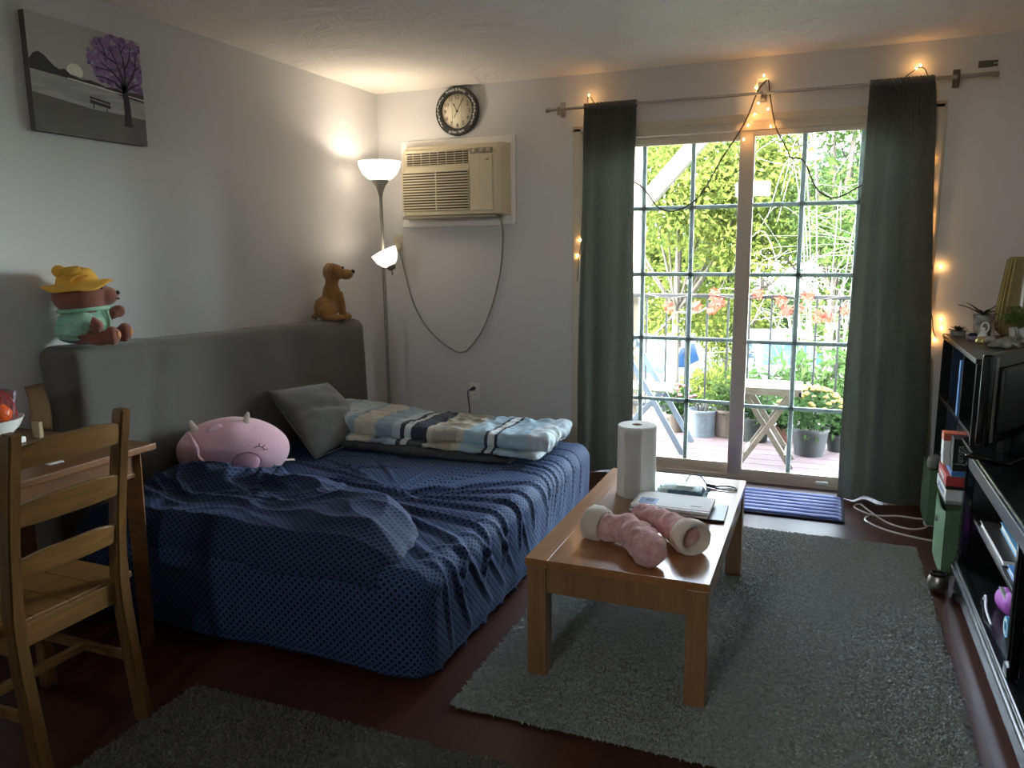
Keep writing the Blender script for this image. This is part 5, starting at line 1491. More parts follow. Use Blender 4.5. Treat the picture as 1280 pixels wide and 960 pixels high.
for k in range(150):
    a, e = rn.random() * 6.28, rn.uniform(-.3, 1.4)
    r = rn.uniform(.02, .085); b = c + UP * (.095) + V((math.cos(a) * math.cos(e), math.sin(a) * math.cos(e), math.sin(e) * .8)) * r
    leaf_strip(bm, b, (math.cos(a + rn.uniform(-.8, .8)), math.sin(a + rn.uniform(-.8, .8)), rn.uniform(-.2, .9)), rn.uniform(.018, .032), .008, .004, 3)
fo = obj('foliage', bm, MT['leaf_in'], t, smooth=True); fo['kind'] = 'stuff'
bm = BM()
for k in range(9):
    a = k * .7; tube(bm, [c + UP * .045, c + UP * .08 + V((.015 * math.cos(a), .015 * math.sin(a), 0)), c + UP * .12 + V((.04 * math.cos(a), .04 * math.sin(a), 0))], .0015, 5, 3)
obj('stems', bm, MT['leaf_in'], t)
c = V((3.55, -.70, KZ)); t = thing('figurine', 'small white and gold seated figurine with a ring halo', 'figurine', c)
bm = BM(); lathe(bm, c, [(0, 0), (.026, 0), (.03, .012), (.024, .028), (.014, .036), (0, .038)], 20); obj('gold_base', bm, MT['gold'], t, smooth=True)
blob('figure', [lambda b: ell(b, c + UP * .042, (.016, .014, .018)), lambda b: ell(b, c + UP * .066, (.010, .010, .011)), lambda b: ell(b, c + V((.012, .004, .034)), (.01, .012, .008)), lambda b: ell(b, c + V((-.012, .004, .034)), (.01, .012, .008))], MT['white'], t, .003, 3)
bm = BM(); tube(bm, [c + V((.5 * .03 * math.cos(k * PI / 8) + .008, .012, .075 + .022 * math.sin(k * PI / 8))) for k in range(16)], .004, 6, 2, closed=True); obj('halo', bm, MT['cord_white'], t, smooth=True)
c = V((3.54, -.52, KZ)); t = thing('trinket_dish', 'little mauve and navy trinket box left of the seated figurine', 'trinket', c)
bm = BM(); lathe(bm, c, [(0, 0), (.022, 0), (.028, .016), (.026, .018), (0, .018)], 18); obj('dish', bm, MT['film'], t, smooth=True)
bm = BM(); ell(bm, c + UP * .022, (.02, .02, .012), 14); obj('lid', bm, MT['mat_edge'], t, smooth=True)
def stone_beast(label, c, ang, s, horn):
    t = thing('animal_figurine', label, 'figurine', c)
    fx = V((math.cos(ang), math.sin(ang), 0)); sx = V((-fx.y, fx.x, 0)); c = V(c)
    m4 = Matrix(((fx.x, sx.x, 0, 0), (fx.y, sx.y, 0, 0), (0, 0, 1, 0), (0, 0, 0, 1)))
    q = lambda a, b, z: c + (fx * a + sx * b + UP * z) * s
    e = lambda a, b, z, r: (lambda bm: ell(bm, q(a, b, z), tuple(x * s for x in r), 14, axes=m4))
    blob('figure', [e(0, 0, .022, (.05, .022, .022)), e(.05, 0, .038, (.02, .015, .017)), e(.068, 0, .034, (.014, .010, .010)), e(.035, .02, .01, (.025, .01, .01)), e(.035, -.02, .01, (.025, .01, .01)), e(-.03, .02, .015, (.022, .013, .015)), e(-.03, -.02, .015, (.022, .013, .015)),
                    lambda bm: tube(bm, [q(-.045, 0, .02), q(-.075, .01, .02), q(-.085, .03, .012)], .007 * s, 8)], MT['stone'], t, .003, 2)
    for sg in (-1, 1):
        bm = BM(); tube(bm, [q(.045, sg * .009, .05), q(.038, sg * .014, .062 + horn), q(.028, sg * .016, .07 + horn)], lambda u: .0045 * s * (1 - .8 * u), 7); obj('ear', bm, MT['stone'], t, smooth=True)
    return t
stone_beast('grey stone dragon figurine lying right of the seated figurine', (3.605, -.83, KZ), 2.6, .9, .004)
stone_beast('pale stone rabbit figurine with upright ears in front of the white herb pot', (3.66, -.66, KZ), .4, .8, .02)

# ================================================================== TELEVISION STAND
SX0, SX1, SY0, SY1, SZ = 3.44, 3.86, -3.0, -1.262, .64
t = thing('television_stand', 'glossy black television stand with open shelves and moulded plinth', 'television stand', (3.65, -2.1, 0))
bm = BM()
box(bm, SX0 - .022, SX1, SY0 - .012, SY1 + .008, SZ - .02, SZ, .006); box(bm, SX0 - .012, SX1, SY0 - .006, SY1 + .004, SZ - .036, SZ - .02, .005)
obj('top_board', bm, MT['gloss_black'], t)
bm = BM(); box(bm, SX0 + .002, SX0 + .016, SY0 + .06, SY1 - .06, .532, SZ - .04, .003); box(bm, SX0 - .003, SX0 + .003, SY0 + .075, SY1 - .075, .543, SZ - .048, .003); obj('frieze', bm, MT['frieze'], t)
for y in (SY0, SY1 - .02):
    bm = BM(); box(bm, SX0 + .02, SX1, y, y + .02, .02, SZ - .036, .001); obj('side_panel', bm, MT['ebony'], t)
DIV = -2.22
for y in (SY0, SY1 - .062, DIV - .025):
    bm = BM(); w = .062 if y != DIV - .025 else .05
    box(bm, SX0, SX0 + .026, y, y + w, .14, SZ - .036, .003); box(bm, SX0 - .005, SX0 + .002, y + .012, y + w - .012, .19, SZ - .09, .003); box(bm, SX0 - .006, SX0 + .004, y + .002, y + w - .002, .14, .175, .003)
    obj('pilaster', bm, MT['gloss_black'], t)
bm = BM(); box(bm, SX0 + .03, SX1, DIV - .01, DIV + .01, .14, SZ - .036); obj('divider', bm, MT['ebony'], t)
bm = BM(); box(bm, SX1 - .008, SX1, SY0 + .02, SY1 - .02, .1, SZ - .036); obj('back_panel', bm, MT['black'], t)
for (a, b) in ((SY0 + .02, DIV - .01), (DIV + .01, SY1 - .02)):
    bm = BM(); box(bm, SX0 + .03, SX1 - .008, a, b, .325, .342, .002); obj('shelf', bm, MT['espresso'], t)
bm = BM(); box(bm, SX0 + .01, SX1, SY0, SY1, .115, .135, .002); obj('bottom_board', bm, MT['ebony'], t)
bm = BM()   # plinth: stepped mouldings over bracket feet with a scalloped cut-out
box(bm, SX0 - .012, SX0 + .02, SY0 - .006, SY1 + .006, .118, .138, .006); box(bm, SX0 - .022, SX0 + .02, SY0 - .012, SY1 + .012, .098, .116, .006)
prof = [(SY1 + .012, 0), (SY1 + .012, .1), (SY0 - .012, .1), (SY0 - .012, 0), (SY0 + .14, 0), (SY0 + .17, .03), (SY0 + .2, .025), (SY0 + .24, .05), (SY1 - .24, .05), (SY1 - .2, .025), (SY1 - .17, .03), (SY1 - .14, 0)]
f1 = [bm.verts.new((SX0 - .018, y, z)) for y, z in prof]; f2 = [bm.verts.new((SX0 + .006, y, z)) for y, z in prof]
bm.faces.new(f1); bm.faces.new(f2[::-1])
for i in range(len(prof)):
    j = (i + 1) % len(prof); bm.faces.new((f1[j], f1[i], f2[i], f2[j]))
bmesh.ops.recalc_face_normals(bm, faces=bm.faces[:])
for y in (SY0, SY1 - .05): box(bm, SX1 - .05, SX1, y, y + .05, 0, .1, .003)
obj('plinth', bm, MT['plinth'], t)

# books and bits in the near bay
book('hardback', 'dark-covered hardback lying on the stand shelf, pages towards the room', 3.475, 3.66, -1.86, -1.45, .343, .366, MT['espresso'])
book('hardback', 'bright cyan book lying aslant on the dark hardback', 3.522, 3.645, -1.87, -1.53, .3665, .392, MT['cyan'], None, False, -.02)
book('notebook', 'blue notebook under the cyan book at the near end of the shelf', 3.485, 3.64, -2.10, -1.885, .343, .362, MT['blue_card'])
t = thing('pouch', 'purple cloth pouch on the floor of the stand bay', 'pouch', (3.56, -1.76, .136))
blob('pouch_body', [lambda b: ell(b, (3.535, -1.74, .175), (.045, .09, .04)), lambda b: ell(b, (3.54, -1.80, .185), (.04, .06, .045))], MT['purple'], t, .008, 3)
bm = BM(); box(bm, 3.505, 3.52, -1.80, -1.70, .205, .211, .002); obj('zip', bm, MT['stone'], t)
t = thing('tape_roll', 'turquoise striped roll beside the purple pouch', 'roll', (3.55, -1.93, .136))
bm = BM(); lathe(bm, (3.485, -1.945, .171), [(.014, 0), (.034, 0), (.035, .06), (.014, .06), (.014, 0)], 28, (1, 0, 0)); obj('roll_body', bm, MT['cyan'], t, smooth=True)
bm = BM(); lathe(bm, (3.484, -1.945, .171), [(.02, 0), (.027, 0), (.027, .001), (.02, .001), (.02, 0)], 28, (1, 0, 0)); obj('stripe', bm, MT['teal_light'], t)
solo('white_lead', tube(BM(), [(3.47, -1.66, .14), (3.465, -1.72, .175), (3.455, -1.80, .16), (3.458, -1.88, .142)], .004, 7, 6), MT['cord_white'], 'short white charging lead hanging out before the purple pouch', 'cable', (3.46, -1.76, .137), smooth=True)
c = V((3.372, -1.30, 0)); t = thing('canister', 'rounded silver-grey canister with black rim on the floor at the stand corner', 'canister', c)
bm = BM(); lathe(bm, c, [(0, 0), (.022, 0), (.036, .014), (.04, .035), (.036, .055), (.029, .068), (0, .068)], 30); obj('canister_body', bm, MT['silver'], t, smooth=True)
bm = BM(); lathe(bm, c + UP * .067, [(.022, 0), (.03, 0), (.031, .012), (.024, .012), (.022, 0)], 30); obj('rim', bm, MT['black'], t, smooth=True)

# ---- television turned away, near edge towards the viewer
A = V((3.405, -1.70, 0)); dv = V((.50, .866, 0)); nb_ = V((dv.y, -dv.x, 0))     # nb_: towards the back of the set
TW, TZ0, TZ1 = .52, .71, 1.03
t = thing('television', 'black flat television on the stand, seen from behind its near edge', 'television', A + dv * TW / 2 + V((0, 0, SZ)))
tm = frame_mtx(A, dv, UP)      # local x along width, y up, z = x cross y
bm = BM(); box(bm, 0, TW, TZ0, TZ1, -.018, .018, .008, 3, tm); obj('screen_frame', bm, MT['gloss_black'], t, smooth=True)
sg = 1 if tm.to_3x3() @ V((0, 0, 1)) @ nb_ > 0 else -1
bm = BM(); box(bm, .05, TW - .05, TZ0 + .04, TZ1 - .05, min(sg * .018, sg * .045), max(sg * .018, sg * .045), .012, 3, tm); bc = obj('back_cover', bm, MT['black'], t, smooth=True)
bm = BM()
for k in range(7): box(bm, .03 + .0035 * k, .0315 + .0035 * k, TZ0 + .01, TZ1 - .01, sg * .018 - .001, sg * .018 + .002, 0, 1, tm)
obj('edge_ribs', bm, MT['grey_metal'], t)
bm = BM(); box(bm, .012, TW - .012, TZ0 + .014, TZ1 - .012, min(-sg * .0185, -sg * .0175), max(-sg * .0185, -sg * .0175), 0, 1, tm); obj('screen', bm, MT['gloss_black'], t)
bm = BM(); p = A + dv * TW * .42; box(bm, TW * .36, TW * .48, SZ + .012, TZ0 + .03, -.012, .012, .004, 2, tm); obj('neck', bm, MT['black'], t)
bm = BM(); box(bm, TW * .14, TW * .72, SZ + .0005, SZ + .014, -.075, .075, .006, 2, tm); obj('foot', bm, MT['gloss_black'], t)

# ================================================================== OUTSIDE
DKZ = -.08; RY2 = 2.02; GZ = -2.45
bm = BM()
y = .17; k = 0
while y < RY2 + .12:
    box(bm, -1.2, 5.8, y, y + .132, DKZ - .03, DKZ, .004); y += .140
for x in (-1.1, .8, 2.7, 4.6): box(bm, x, x + .05, .16, RY2 + .1, DKZ - .25, DKZ - .03)
structure('deck_floor', bm, MT['deck'], 'weathered pinkish deck boards outside the door')
t = thing('deck_railing', 'black metal balcony railing with thin balusters along the deck edge', 'railing', (2.3, RY2, DKZ))
for z in (1.0, .03):
    bm = BM(); box(bm, -1.2, 5.8, RY2 - .02, RY2 + .02, z - .016, z + .016, .004); obj('rail', bm, MT['rail'], t)
for k in range(41):
    x = -1.17 + k * .1735
    bm = BM(); box(bm, x - .008, x + .008, RY2 - .008, RY2 + .008, .04, .99, .001); obj('baluster', bm, MT['rail'], t)
for x in (-.2, 4.7):
    bm = BM(); box(bm, x - .03, x + .03, RY2 - .03, RY2 + .03, DKZ, 1.03, .004); obj('post', bm, MT['rail'], t)
t = thing('porch_brace', 'pale timber porch post with a diagonal brace at the deck corner', 'post', (1.28, RY2 + .1, DKZ))
bm = BM(); box(bm, 1.22, 1.345, RY2 + .05, RY2 + .17, DKZ - 2.3, 2.75, .006); obj('post', bm, MT['beam'], t)
bm = BM(); bar(bm, (1.30, RY2 + .11, 1.72), (2.06, RY2 + .11, 2.55), .10, .135, .005); obj('diagonal_brace', bm, MT['beam'], t)
bm = BM(); box(bm, -.9, 5.2, RY2 + .04, RY2 + .18, 2.5, 2.75, .006); obj('header_beam', bm, MT['beam'], t)

# autumn garland on the rail
t = thing('leaf_garland', 'orange autumn leaf garland wound along the top rail', 'garland', (2.4, RY2, 1.0))
rn = random.Random(5)
gp = [(1.2 + .12 * k, RY2 - .03 - .012 * (k % 2), 1.0 + .018 * math.sin(k * 1.3)) for k in range(20)]
obj('garland_cord', tube(BM(), gp, .004, 6, 4), MT['bark'], t, smooth=True)
for (x, z) in ((1.62, .9), (2.02, 1.02), (2.06, .94), (2.0, .90), (1.86, .92), (2.36, 1.02), (2.56, .96), (2.6, .90), (2.74, 1.03), (2.70, .92), (2.83, .85), (2.90, .84), (3.02, .9), (3.12, 1.02), (3.2, .94)):
    bm = BM()
    for q in range(3):
        c = V((x + rn.uniform(-.02, .02), RY2 - .035 + rn.uniform(-.01, .01), z + rn.uniform(-.02, .02)))
        n = 14; r = rn.uniform(.04, .055); ph = rn.random() * 6
        f = bm.faces.new([bm.verts.new(c + V((r * (1.05 if i % 2 else .55) * math.cos(ph + 2 * PI * i / n), rn.uniform(-.008, .008), r * (1.05 if i % 2 else .55) * math.sin(ph + 2 * PI * i / n)))) for i in range(n)])
    obj('leaf', bm, MT['autumn'], t)

# folding side table with crossed legs
def xtable(nm, label, cx, cy, w, dep, h, m, mtop, slats=5):
    t = thing(nm, label, 'folding table', (cx, cy, DKZ))
    zt = DKZ + h
    bm = BM()
    for k in range(slats):
        y0 = cy - dep / 2 + k * dep / slats
        box(bm, cx - w / 2, cx + w / 2, y0, y0 + dep / slats - .006, zt - .018, zt, .002)
    obj('table_top', bm, mtop, t)
    bm = BM()
    for y in (cy - dep / 2, cy + dep / 2 - .018): box(bm, cx - w / 2, cx + w / 2, y, y + .018, zt - .05, zt - .018, .002)
    for x in (cx - w / 2, cx + w / 2 - .018): box(bm, x, x + .018, cy - dep / 2, cy + dep / 2, zt - .05, zt - .018, .002)
    obj('apron', bm, mtop, t)
    for y, s in ((cy - dep / 2 + .03, 1), (cy + dep / 2 - .03, 1), (cy - dep / 2 + .055, -1), (cy + dep / 2 - .055, -1)):
        bm = BM(); bar(bm, (cx - s * w * .40, y, DKZ + .0), (cx + s * w * .40, y, zt - .02), .018, .034, .002, up=(1, 0, 0)); obj('leg', bm, m, t)
    for s in (-1, 1):
        bm = BM(); bar(bm, (cx + s * w * .30, cy - dep / 2 + .03, DKZ + .09), (cx + s * w * .30, cy + dep / 2 - .03, DKZ + .09), .02, .02, .002); obj('stretcher', bm, m, t)
    return t
xtable('folding_table', 'pale wooden folding table with crossed legs out on the deck', 2.555, .80, .43, .36, .555, MT['pale_wood'], MT['pale_wood'])
# white folding deck chair, half hidden by the curtain
t = thing('folding_chair', 'white wooden folding chair with pale green seat out on the deck', 'chair', (1.45, 1.0, DKZ))
cx, cy = 1.62, 1.0
for y in (cy - .2, cy + .2):
    bm = BM(); bar(bm, (cx + .36, y, DKZ), (cx - .17, y, DKZ + .90), .02, .042, .003, up=(1, 0, 0)); obj('back_leg', bm, MT['white_frame'], t)
    bm = BM(); bar(bm, (cx - .22, y + (.024 if y < cy else -.024), DKZ), (cx + .19, y + (.024 if y < cy else -.024), DKZ + .45), .02, .038, .003, up=(1, 0, 0)); obj('front_leg', bm, MT['white_frame'], t)
bm = BM()
for k in range(6): box(bm, cx - .14 + k * .062, cx - .14 + k * .062 + .055, cy - .19, cy + .19, DKZ + .445, DKZ + .46, .002)
obj('seat', bm, MT['pale_green'], t)
bm = BM()
for k in range(3): bar(bm, (cx - .06 - k * .032, cy - .2, DKZ + .70 + k * .055), (cx - .06 - k * .032, cy + .2, DKZ + .70 + k * .055), .012, .04, .002)
obj('back_slats', bm, MT['pale_green'], t)

def np_leaves(name, parent, m, n, fn, size, seed, aspect=.45):
    """n separate folded leaves: fn(rnd) gives a point and a rough outward direction"""
    rnd = random.Random(seed)
    vs, fs = [], []
    loc = V((0, 0, 0)) if parent is None else parent.location
    for i in range(n):
        p, o = fn(rnd)
        d = V((rnd.gauss(0, 1), rnd.gauss(0, 1), rnd.gauss(-.35, .8))) + V(o) * .9
        if d.length < 1e-3: continue
        d.normalize(); s = d.cross(V((rnd.gauss(0, 1), rnd.gauss(0, 1), rnd.gauss(0, 1))))
        if s.length < 1e-3: continue
        s.normalize(); l = size * rnd.uniform(.6, 1.3); w = l * aspect; nrm = d.cross(s)
        p = V(p) - loc; k = len(vs)
        vs += [p, p + d * l * .45 + s * w * .5 + nrm * w * .2, p + d * l, p + d * l * .45 - s * w * .5 + nrm * w * .2]
        fs += [(k, k + 1, k + 2), (k, k + 2, k + 3)]
    me = bpy.data.meshes.new(name); me.from_pydata(vs, [], fs); me.materials.append(m)
    o = bpy.data.objects.new(name, me); COL.objects.link(o); o.parent = parent; o['kind'] = 'stuff'
    return o
def ball(c, r, squash=1.0, shell=.55):
    c = V(c)
    def fn(rnd):
        v = V((rnd.gauss(0, 1), rnd.gauss(0, 1), rnd.gauss(0, 1))).normalized()
        k = rnd.uniform(shell, 1)
        return c + V((v.x * r * k, v.y * r * k, v.z * r * k * squash)), v
    return fn
def deck_pot(nm, label, x, y, r0, r1, h, m, kind, seed, fr=.16, fh=.2):
    t = thing(nm, label, 'potted plant', (x, y, DKZ))
    bm = BM(); lathe(bm, (x, y, DKZ), [(0, 0), (r0, 0), (r1, h - .02), (r1 + .008, h - .018), (r1 + .008, h), (r1 - .006, h), (r1 - .012, h - .03), (0, h - .03)], 28); obj('pot', bm, m, t, smooth=True)
    bm = BM(); lathe(bm, (x, y, DKZ + h - .034), [(0, .006), (r1 - .011, .004), (r1 - .011, 0)], 16); obj('soil', bm, MT['soil'], t)
    cz = DKZ + h + fh * .55
    if kind != 'bare':
        np_leaves('foliage', t, MT['leaf_d'] if kind != 'light' else MT['leaf_b'], 420, ball((x, y, cz), fr, fh / fr, .2), .055, seed)
        bm = BM()
        for k in range(7): tube(bm, [(x, y, DKZ + h - .03), (x + fr * .3 * math.cos(k), y + fr * .3 * math.sin(k), cz), (x + fr * .8 * math.cos(k), y + fr * .8 * math.sin(k), cz + fh * .4)], .004, 5, 3)
        obj('stems', bm, MT['bark'], t)
    else:
        bm = BM()
        for k in range(9): tube(bm, [(x + .03 * math.cos(k), y + .03 * math.sin(k), DKZ + h - .03), (x + .05 * math.cos(k), y + .05 * math.sin(k), DKZ + h + .05), (x + .08 * math.cos(k), y + .08 * math.sin(k), DKZ + h + .02)], .005, 5, 3)
        obj('stems', bm, MT['bark'], t)
    if kind in ('mum', 'flower'):
        bm = BM(); rnd = random.Random(seed + 1)
        for k in range(70 if kind == 'mum' else 22):
            a = rnd.random() * 6.28; e = rnd.uniform(.1 if kind == 'flower' else .35, 1.5)
            p = V((x + fr * 1.02 * math.cos(a) * math.cos(e), y + fr * 1.02 * math.sin(a) * math.cos(e), cz + fh * 1.02 * math.sin(e)))
            ell(bm, p, (.02, .02, .012), 8)
        fo = obj('blossoms', bm, MT['mum'] if kind == 'mum' else MT['pinkflower'], t, smooth=True); fo['kind'] = 'stuff'
    return t
deck_pot('potted_plant', 'white patterned planter with bare stubby stems by the railing', 2.02, 1.45, .095, .11, .215, MT['pot_white'], 'bare', 21)
deck_pot('potted_plant', 'tan planter with light foliage beside the white planter', 2.20, 1.50, .085, .105, .22, MT['pot_tan'], 'light', 22, .15, .2)
deck_pot('potted_plant', 'dark green planter behind the crossed table legs', 2.42, 1.42, .10, .125, .19, MT['pot_green'], 'leafy', 23, .16, .16)
deck_pot('potted_plant', 'small clay pot between the folding table and the yellow mums', 2.66, 1.45, .06, .08, .12, MT['pot_clay'], 'leafy', 24, .11, .12)
deck_pot('potted_mum', 'round yellow chrysanthemum in a black pot on the deck', 2.83, 1.12, .10, .125, .20, MT['pot_black'], 'mum', 25, .23, .19)
deck_pot('potted_plant', 'small black pot of greenery right of the yellow mums', 3.02, 1.30, .065, .085, .13, MT['pot_black'], 'leafy', 26, .11, .13)
deck_pot('potted_flower', 'pink flowering pot behind the white folding chair', 1.80, 1.55, .08, .10, .15, MT['pot_tan'], 'flower', 27, .15, .15)

# ground, lane and hills
structure('ground', box(BM(), -40, 45, .17, 60, GZ - .3, GZ), MT['lawn'], 'grassy ground below the deck')
bm = BM(); box(bm, -30, 30, 8.2, 19.0, GZ, GZ + .02); structure('parking_lot', bm, MT['asphalt'], 'pale sunlit parking lot')

def car(nm, label, cx, cy, rot, paint, wagon=True):
    t = thing(nm, label, 'car', (cx, cy, GZ + .02), rot)
    L_, W2 = 4.5, .9
    side = [(-2.2, .35), (-2.25, .75), (-2.18, .98), (-1.15, 1.08), (-.55, 1.62), (-.2, 1.72), (1.5, 1.70), (2.0, 1.25), (2.2, 1.0), (2.24, .5), (2.15, .32)]
    b = BM(); A_, B_ = [], []
    for s, l in ((-1, A_), (1, B_)):
        for x, z in side:
            tuck = .16 if z > 1.2 else (.02 if z > .9 else .0)
            l.append(b.verts.new((x, s * (W2 - tuck), z)))
    b.faces.new(A_[::-1]); b.faces.new(B_)
    n = len(side)
    for i in range(n): j = (i + 1) % n; b.faces.new((A_[i], A_[j], B_[j], B_[i]))
    bmesh.ops.recalc_face_normals(b, faces=b.faces[:])
    bmesh.ops.bevel(b, geom=b.edges[:], offset=.05, segments=2, affect='EDGES')
    obj('body', b, paint, t, smooth=True, local=True)
    b = BM(); f = [b.verts.new(v) for v in ((-1.13, -.72, 1.10), (-.6, -.66, 1.58), (-.6, .66, 1.58), (-1.13, .72, 1.10))]; b.faces.new(f)
    bmesh.ops.translate(b, verts=b.verts[:], vec=(-.035, 0, .012)); bmesh.ops.solidify(b, geom=b.faces[:], thickness=.02); obj('windscreen', b, MT['car_glass'], t, local=True)
    for s in (-1, 1):
        for x0, x1, x2, x3 in ((-.95, -.5, .35, .35), (.42, .42, 1.25, 1.2)):
            b = BM(); f = [b.verts.new((x, s * (W2 - .02 - .145 * (z - 1.08) / .5) + s * .01, z)) for x, z in ((x0, 1.12), (x1, 1.55), (x3, 1.55), (x2, 1.12))]; b.faces.new(f)
            bmesh.ops.solidify(b, geom=b.faces[:], thickness=.02); obj('side_window', b, MT['car_glass'], t, local=True)
        for x in (-1.4, 1.4):
            b = BM(); lathe(b, (x, s * (W2 - .2), .33), [(0, 0), (.18, .0), (.2, .02), (.33, .02), (.33, .2), (.2, .22), (.17, .2), (0, .2)], 24, (0, s, 0)); obj('wheel', b, MT['tyre'], t, smooth=True, local=True)
        b = BM(); box(b, -2.27, -2.1, s * .72 - .14, s * .72 + .14, .74, .88, .03); obj('headlight', b, MT['red_lens'] if wagon else MT['car_glass'], t, local=True)
        b = BM(); box(b, -.95, -.78, s * .98 - .1, s * .98 + .1, 1.08, 1.22, .03); obj('mirror', b, paint, t, local=True)
    b = BM(); box(b, -2.29, -2.2, -.55, .55, .55, .8, .02); obj('grille', b, MT['tyre'], t, local=True)
    b = BM(); box(b, -2.32, -2.15, -.85, .85, .32, .48, .04); obj('bumper', b, MT['car_silver'], t, local=True)
car('parked_car', 'white sport utility car parked beyond the railing, facing the house', -.95, 13.4, PI / 2 - .12, MT['car_white'])
car('parked_car', 'silver-white car parked further right, behind the big fern bush', 2.0, 15.6, PI / 2 + .25, MT['car_silver'], False)

# trees and bushes
def tree(nm, label, x, y, h, crowns, m, n, size, seed, trunk=.10, group='trees beyond the railing', bark='bark', cat='tree'):
    t = thing(nm, label, cat, (x, y, GZ), 0, group)
    rnd = random.Random(seed)
    bm = BM()
    tube(bm, [(x, y, GZ), (x + rnd.uniform(-.2, .2), y, GZ + h * .35), (x + rnd.uniform(-.4, .4), y, GZ + h * .8)], lambda u: trunk * (1 - .7 * u), 8, 5)
    for (dx, dy, dz, r, sq) in crowns:
        tube(bm, [(x, y, GZ + h * .3), (x + dx * .5, y + dy * .5, GZ + dz * .7), (x + dx, y + dy, GZ + dz)], lambda u: trunk * .35 * (1 - .8 * u), 6, 4)
    obj('trunk', bm, MT[bark], t, smooth=True)
    fns = [(ball((x + dx, y + dy, GZ + dz), r, sq, .35), r) for dx, dy, dz, r, sq in crowns]
    tot = sum(r * r for _, r in fns)
    def fn(rnd):
        k = rnd.random() * tot
        for g, r in fns:
            k -= r * r
            if k <= 0: return g(rnd)
        return fns[-1][0](rnd)
    np_leaves('foliage', t, m, n, fn, size, seed)
    return t
rn = random.Random(77)
def crowns(n, spread, z0, z1, r0, r1):
    return [(rn.uniform(-spread, spread), rn.uniform(-spread * .6, spread * .6), rn.uniform(z0, z1), rn.uniform(r0, r1), rn.uniform(.6, .9)) for _ in range(n)]
LBL = {'a': 'tall yellow-green leafy tree %s', 'b': 'mid-green broadleaf tree %s', 'c': 'hazy grey-green tree %s', 'd': 'dense deep green tree %s'}
for (kind, x, y, h, nl, where) in (('a', .2, 10.5, 8.8, 19000, 'behind the left door panel'), ('a', -3.6, 18.6, 9, 12000, 'left of the white car'), ('b', 3.0, 10.0, 8.8, 21000, 'behind the right door panel'),
        ('c', 4.2, 13.5, 10.0, 14000, 'behind the bare shrub'), ('c', 1.2, 20.5, 9, 14000, 'far behind the parking lot centre'), ('d', -3.4, 21.5, 10, 8000, 'far behind the white car'), ('b', 4.6, 19.5, 10, 8000, 'far right behind the curtain'),
        ('a', 6.0, 12.0, 8, 5000, 'hidden mostly by the right curtain'), ('c', -6.5, 16.0, 9, 4000, 'beyond the left curtain')):
    tree('leafy_tree', LBL[kind] % where, x, y, h, crowns(14 if y < 14 else 10, 2.1, h * (.29 if x == .2 else .20), h * .95, .9, 1.4 if x != .2 else 1.2), MT['leaf_' + kind], int(nl * 1.5), .13 if y < 14 else .22, int(abs(x * 10) + y))
# bare pale shrub with arching twigs
t = thing('bare_shrub', 'pale leafless shrub with arching twigs behind the right door panel', 'shrub', (2.9, 6.2, GZ))
bm = BM(); rnd = random.Random(9)
for k in range(24):
    a = rnd.uniform(0, 6.28); r = rnd.uniform(.5, 1.8); hh = rnd.uniform(2.6, 5.4)
    p0 = V((2.9 + .12 * math.cos(a), 6.2 + .12 * math.sin(a), GZ)); p1 = V((2.9 + .35 * r * math.cos(a), 6.2 + .35 * r * math.sin(a), GZ + hh * .6)); p2 = V((2.9 + .75 * r * math.cos(a), 6.2 + .6 * r * math.sin(a), GZ + hh)); p3 = V((2.9 + 1.15 * r * math.cos(a), 6.2 + .9 * r * math.sin(a), GZ + hh * .86))
    tube(bm, [p0, p1, p2, p3], lambda u: .007 * (1 - .75 * u) + .002, 5, 6)
    for q in range(3):
        b0 = p1.lerp(p2, rnd.random()); tube(bm, [b0, b0 + V((rnd.uniform(-.5, .5), rnd.uniform(-.3, .3), rnd.uniform(.1, .5))), b0 + V((rnd.uniform(-1, 1), rnd.uniform(-.5, .5), rnd.uniform(.0, .7)))], .0035, 4, 4)
obj('twigs', bm, MT['pale_bark'], t, smooth=True)
# feathery bushes just past the railing
def fern_bush(label, x, y, h, r, n, seed):
    t = thing('fern_bush', label, 'bush', (x, y, GZ), 0, 'bushes past the railing')
    rnd = random.Random(seed); bm = BM(); tips = []
    for k in range(26):
        a = rnd.uniform(0, 6.28); rr = r * rnd.uniform(.3, 1); hh = h * rnd.uniform(.55, 1)
        P = [V((x, y, GZ)), V((x + .4 * rr * math.cos(a), y + .4 * rr * math.sin(a), GZ + hh * .7)), V((x + .75 * rr * math.cos(a), y + .75 * rr * math.sin(a), GZ + hh)), V((x + rr * math.cos(a), y + rr * math.sin(a), GZ + hh * .93))]
        tube(bm, P, lambda u: .014 * (1 - .7 * u), 5, 5); tips.append(smooth_path(P, 8))
    obj('stems', bm, MT['bark'], t, smooth=True)
    def fn(rnd):
        P = rnd.choice(tips); p = P[rnd.randint(len(P) // 3, len(P) - 1)]
        return p + V((rnd.gauss(0, .09), rnd.gauss(0, .09), rnd.gauss(0, .09))), (rnd.gauss(0, .5), rnd.gauss(0, .5), -.3)
    np_leaves('foliage', t, MT['leaf_d'], n, fn, .13, seed, .3)
fern_bush('feathery green bush crowding the railing behind the folding table', 2.85, 3.2, 2.75, .75, 4200, 31)
fern_bush('feathery green bush past the railing at the right curtain', 3.9, 3.5, 3.1, .9, 3600, 32)
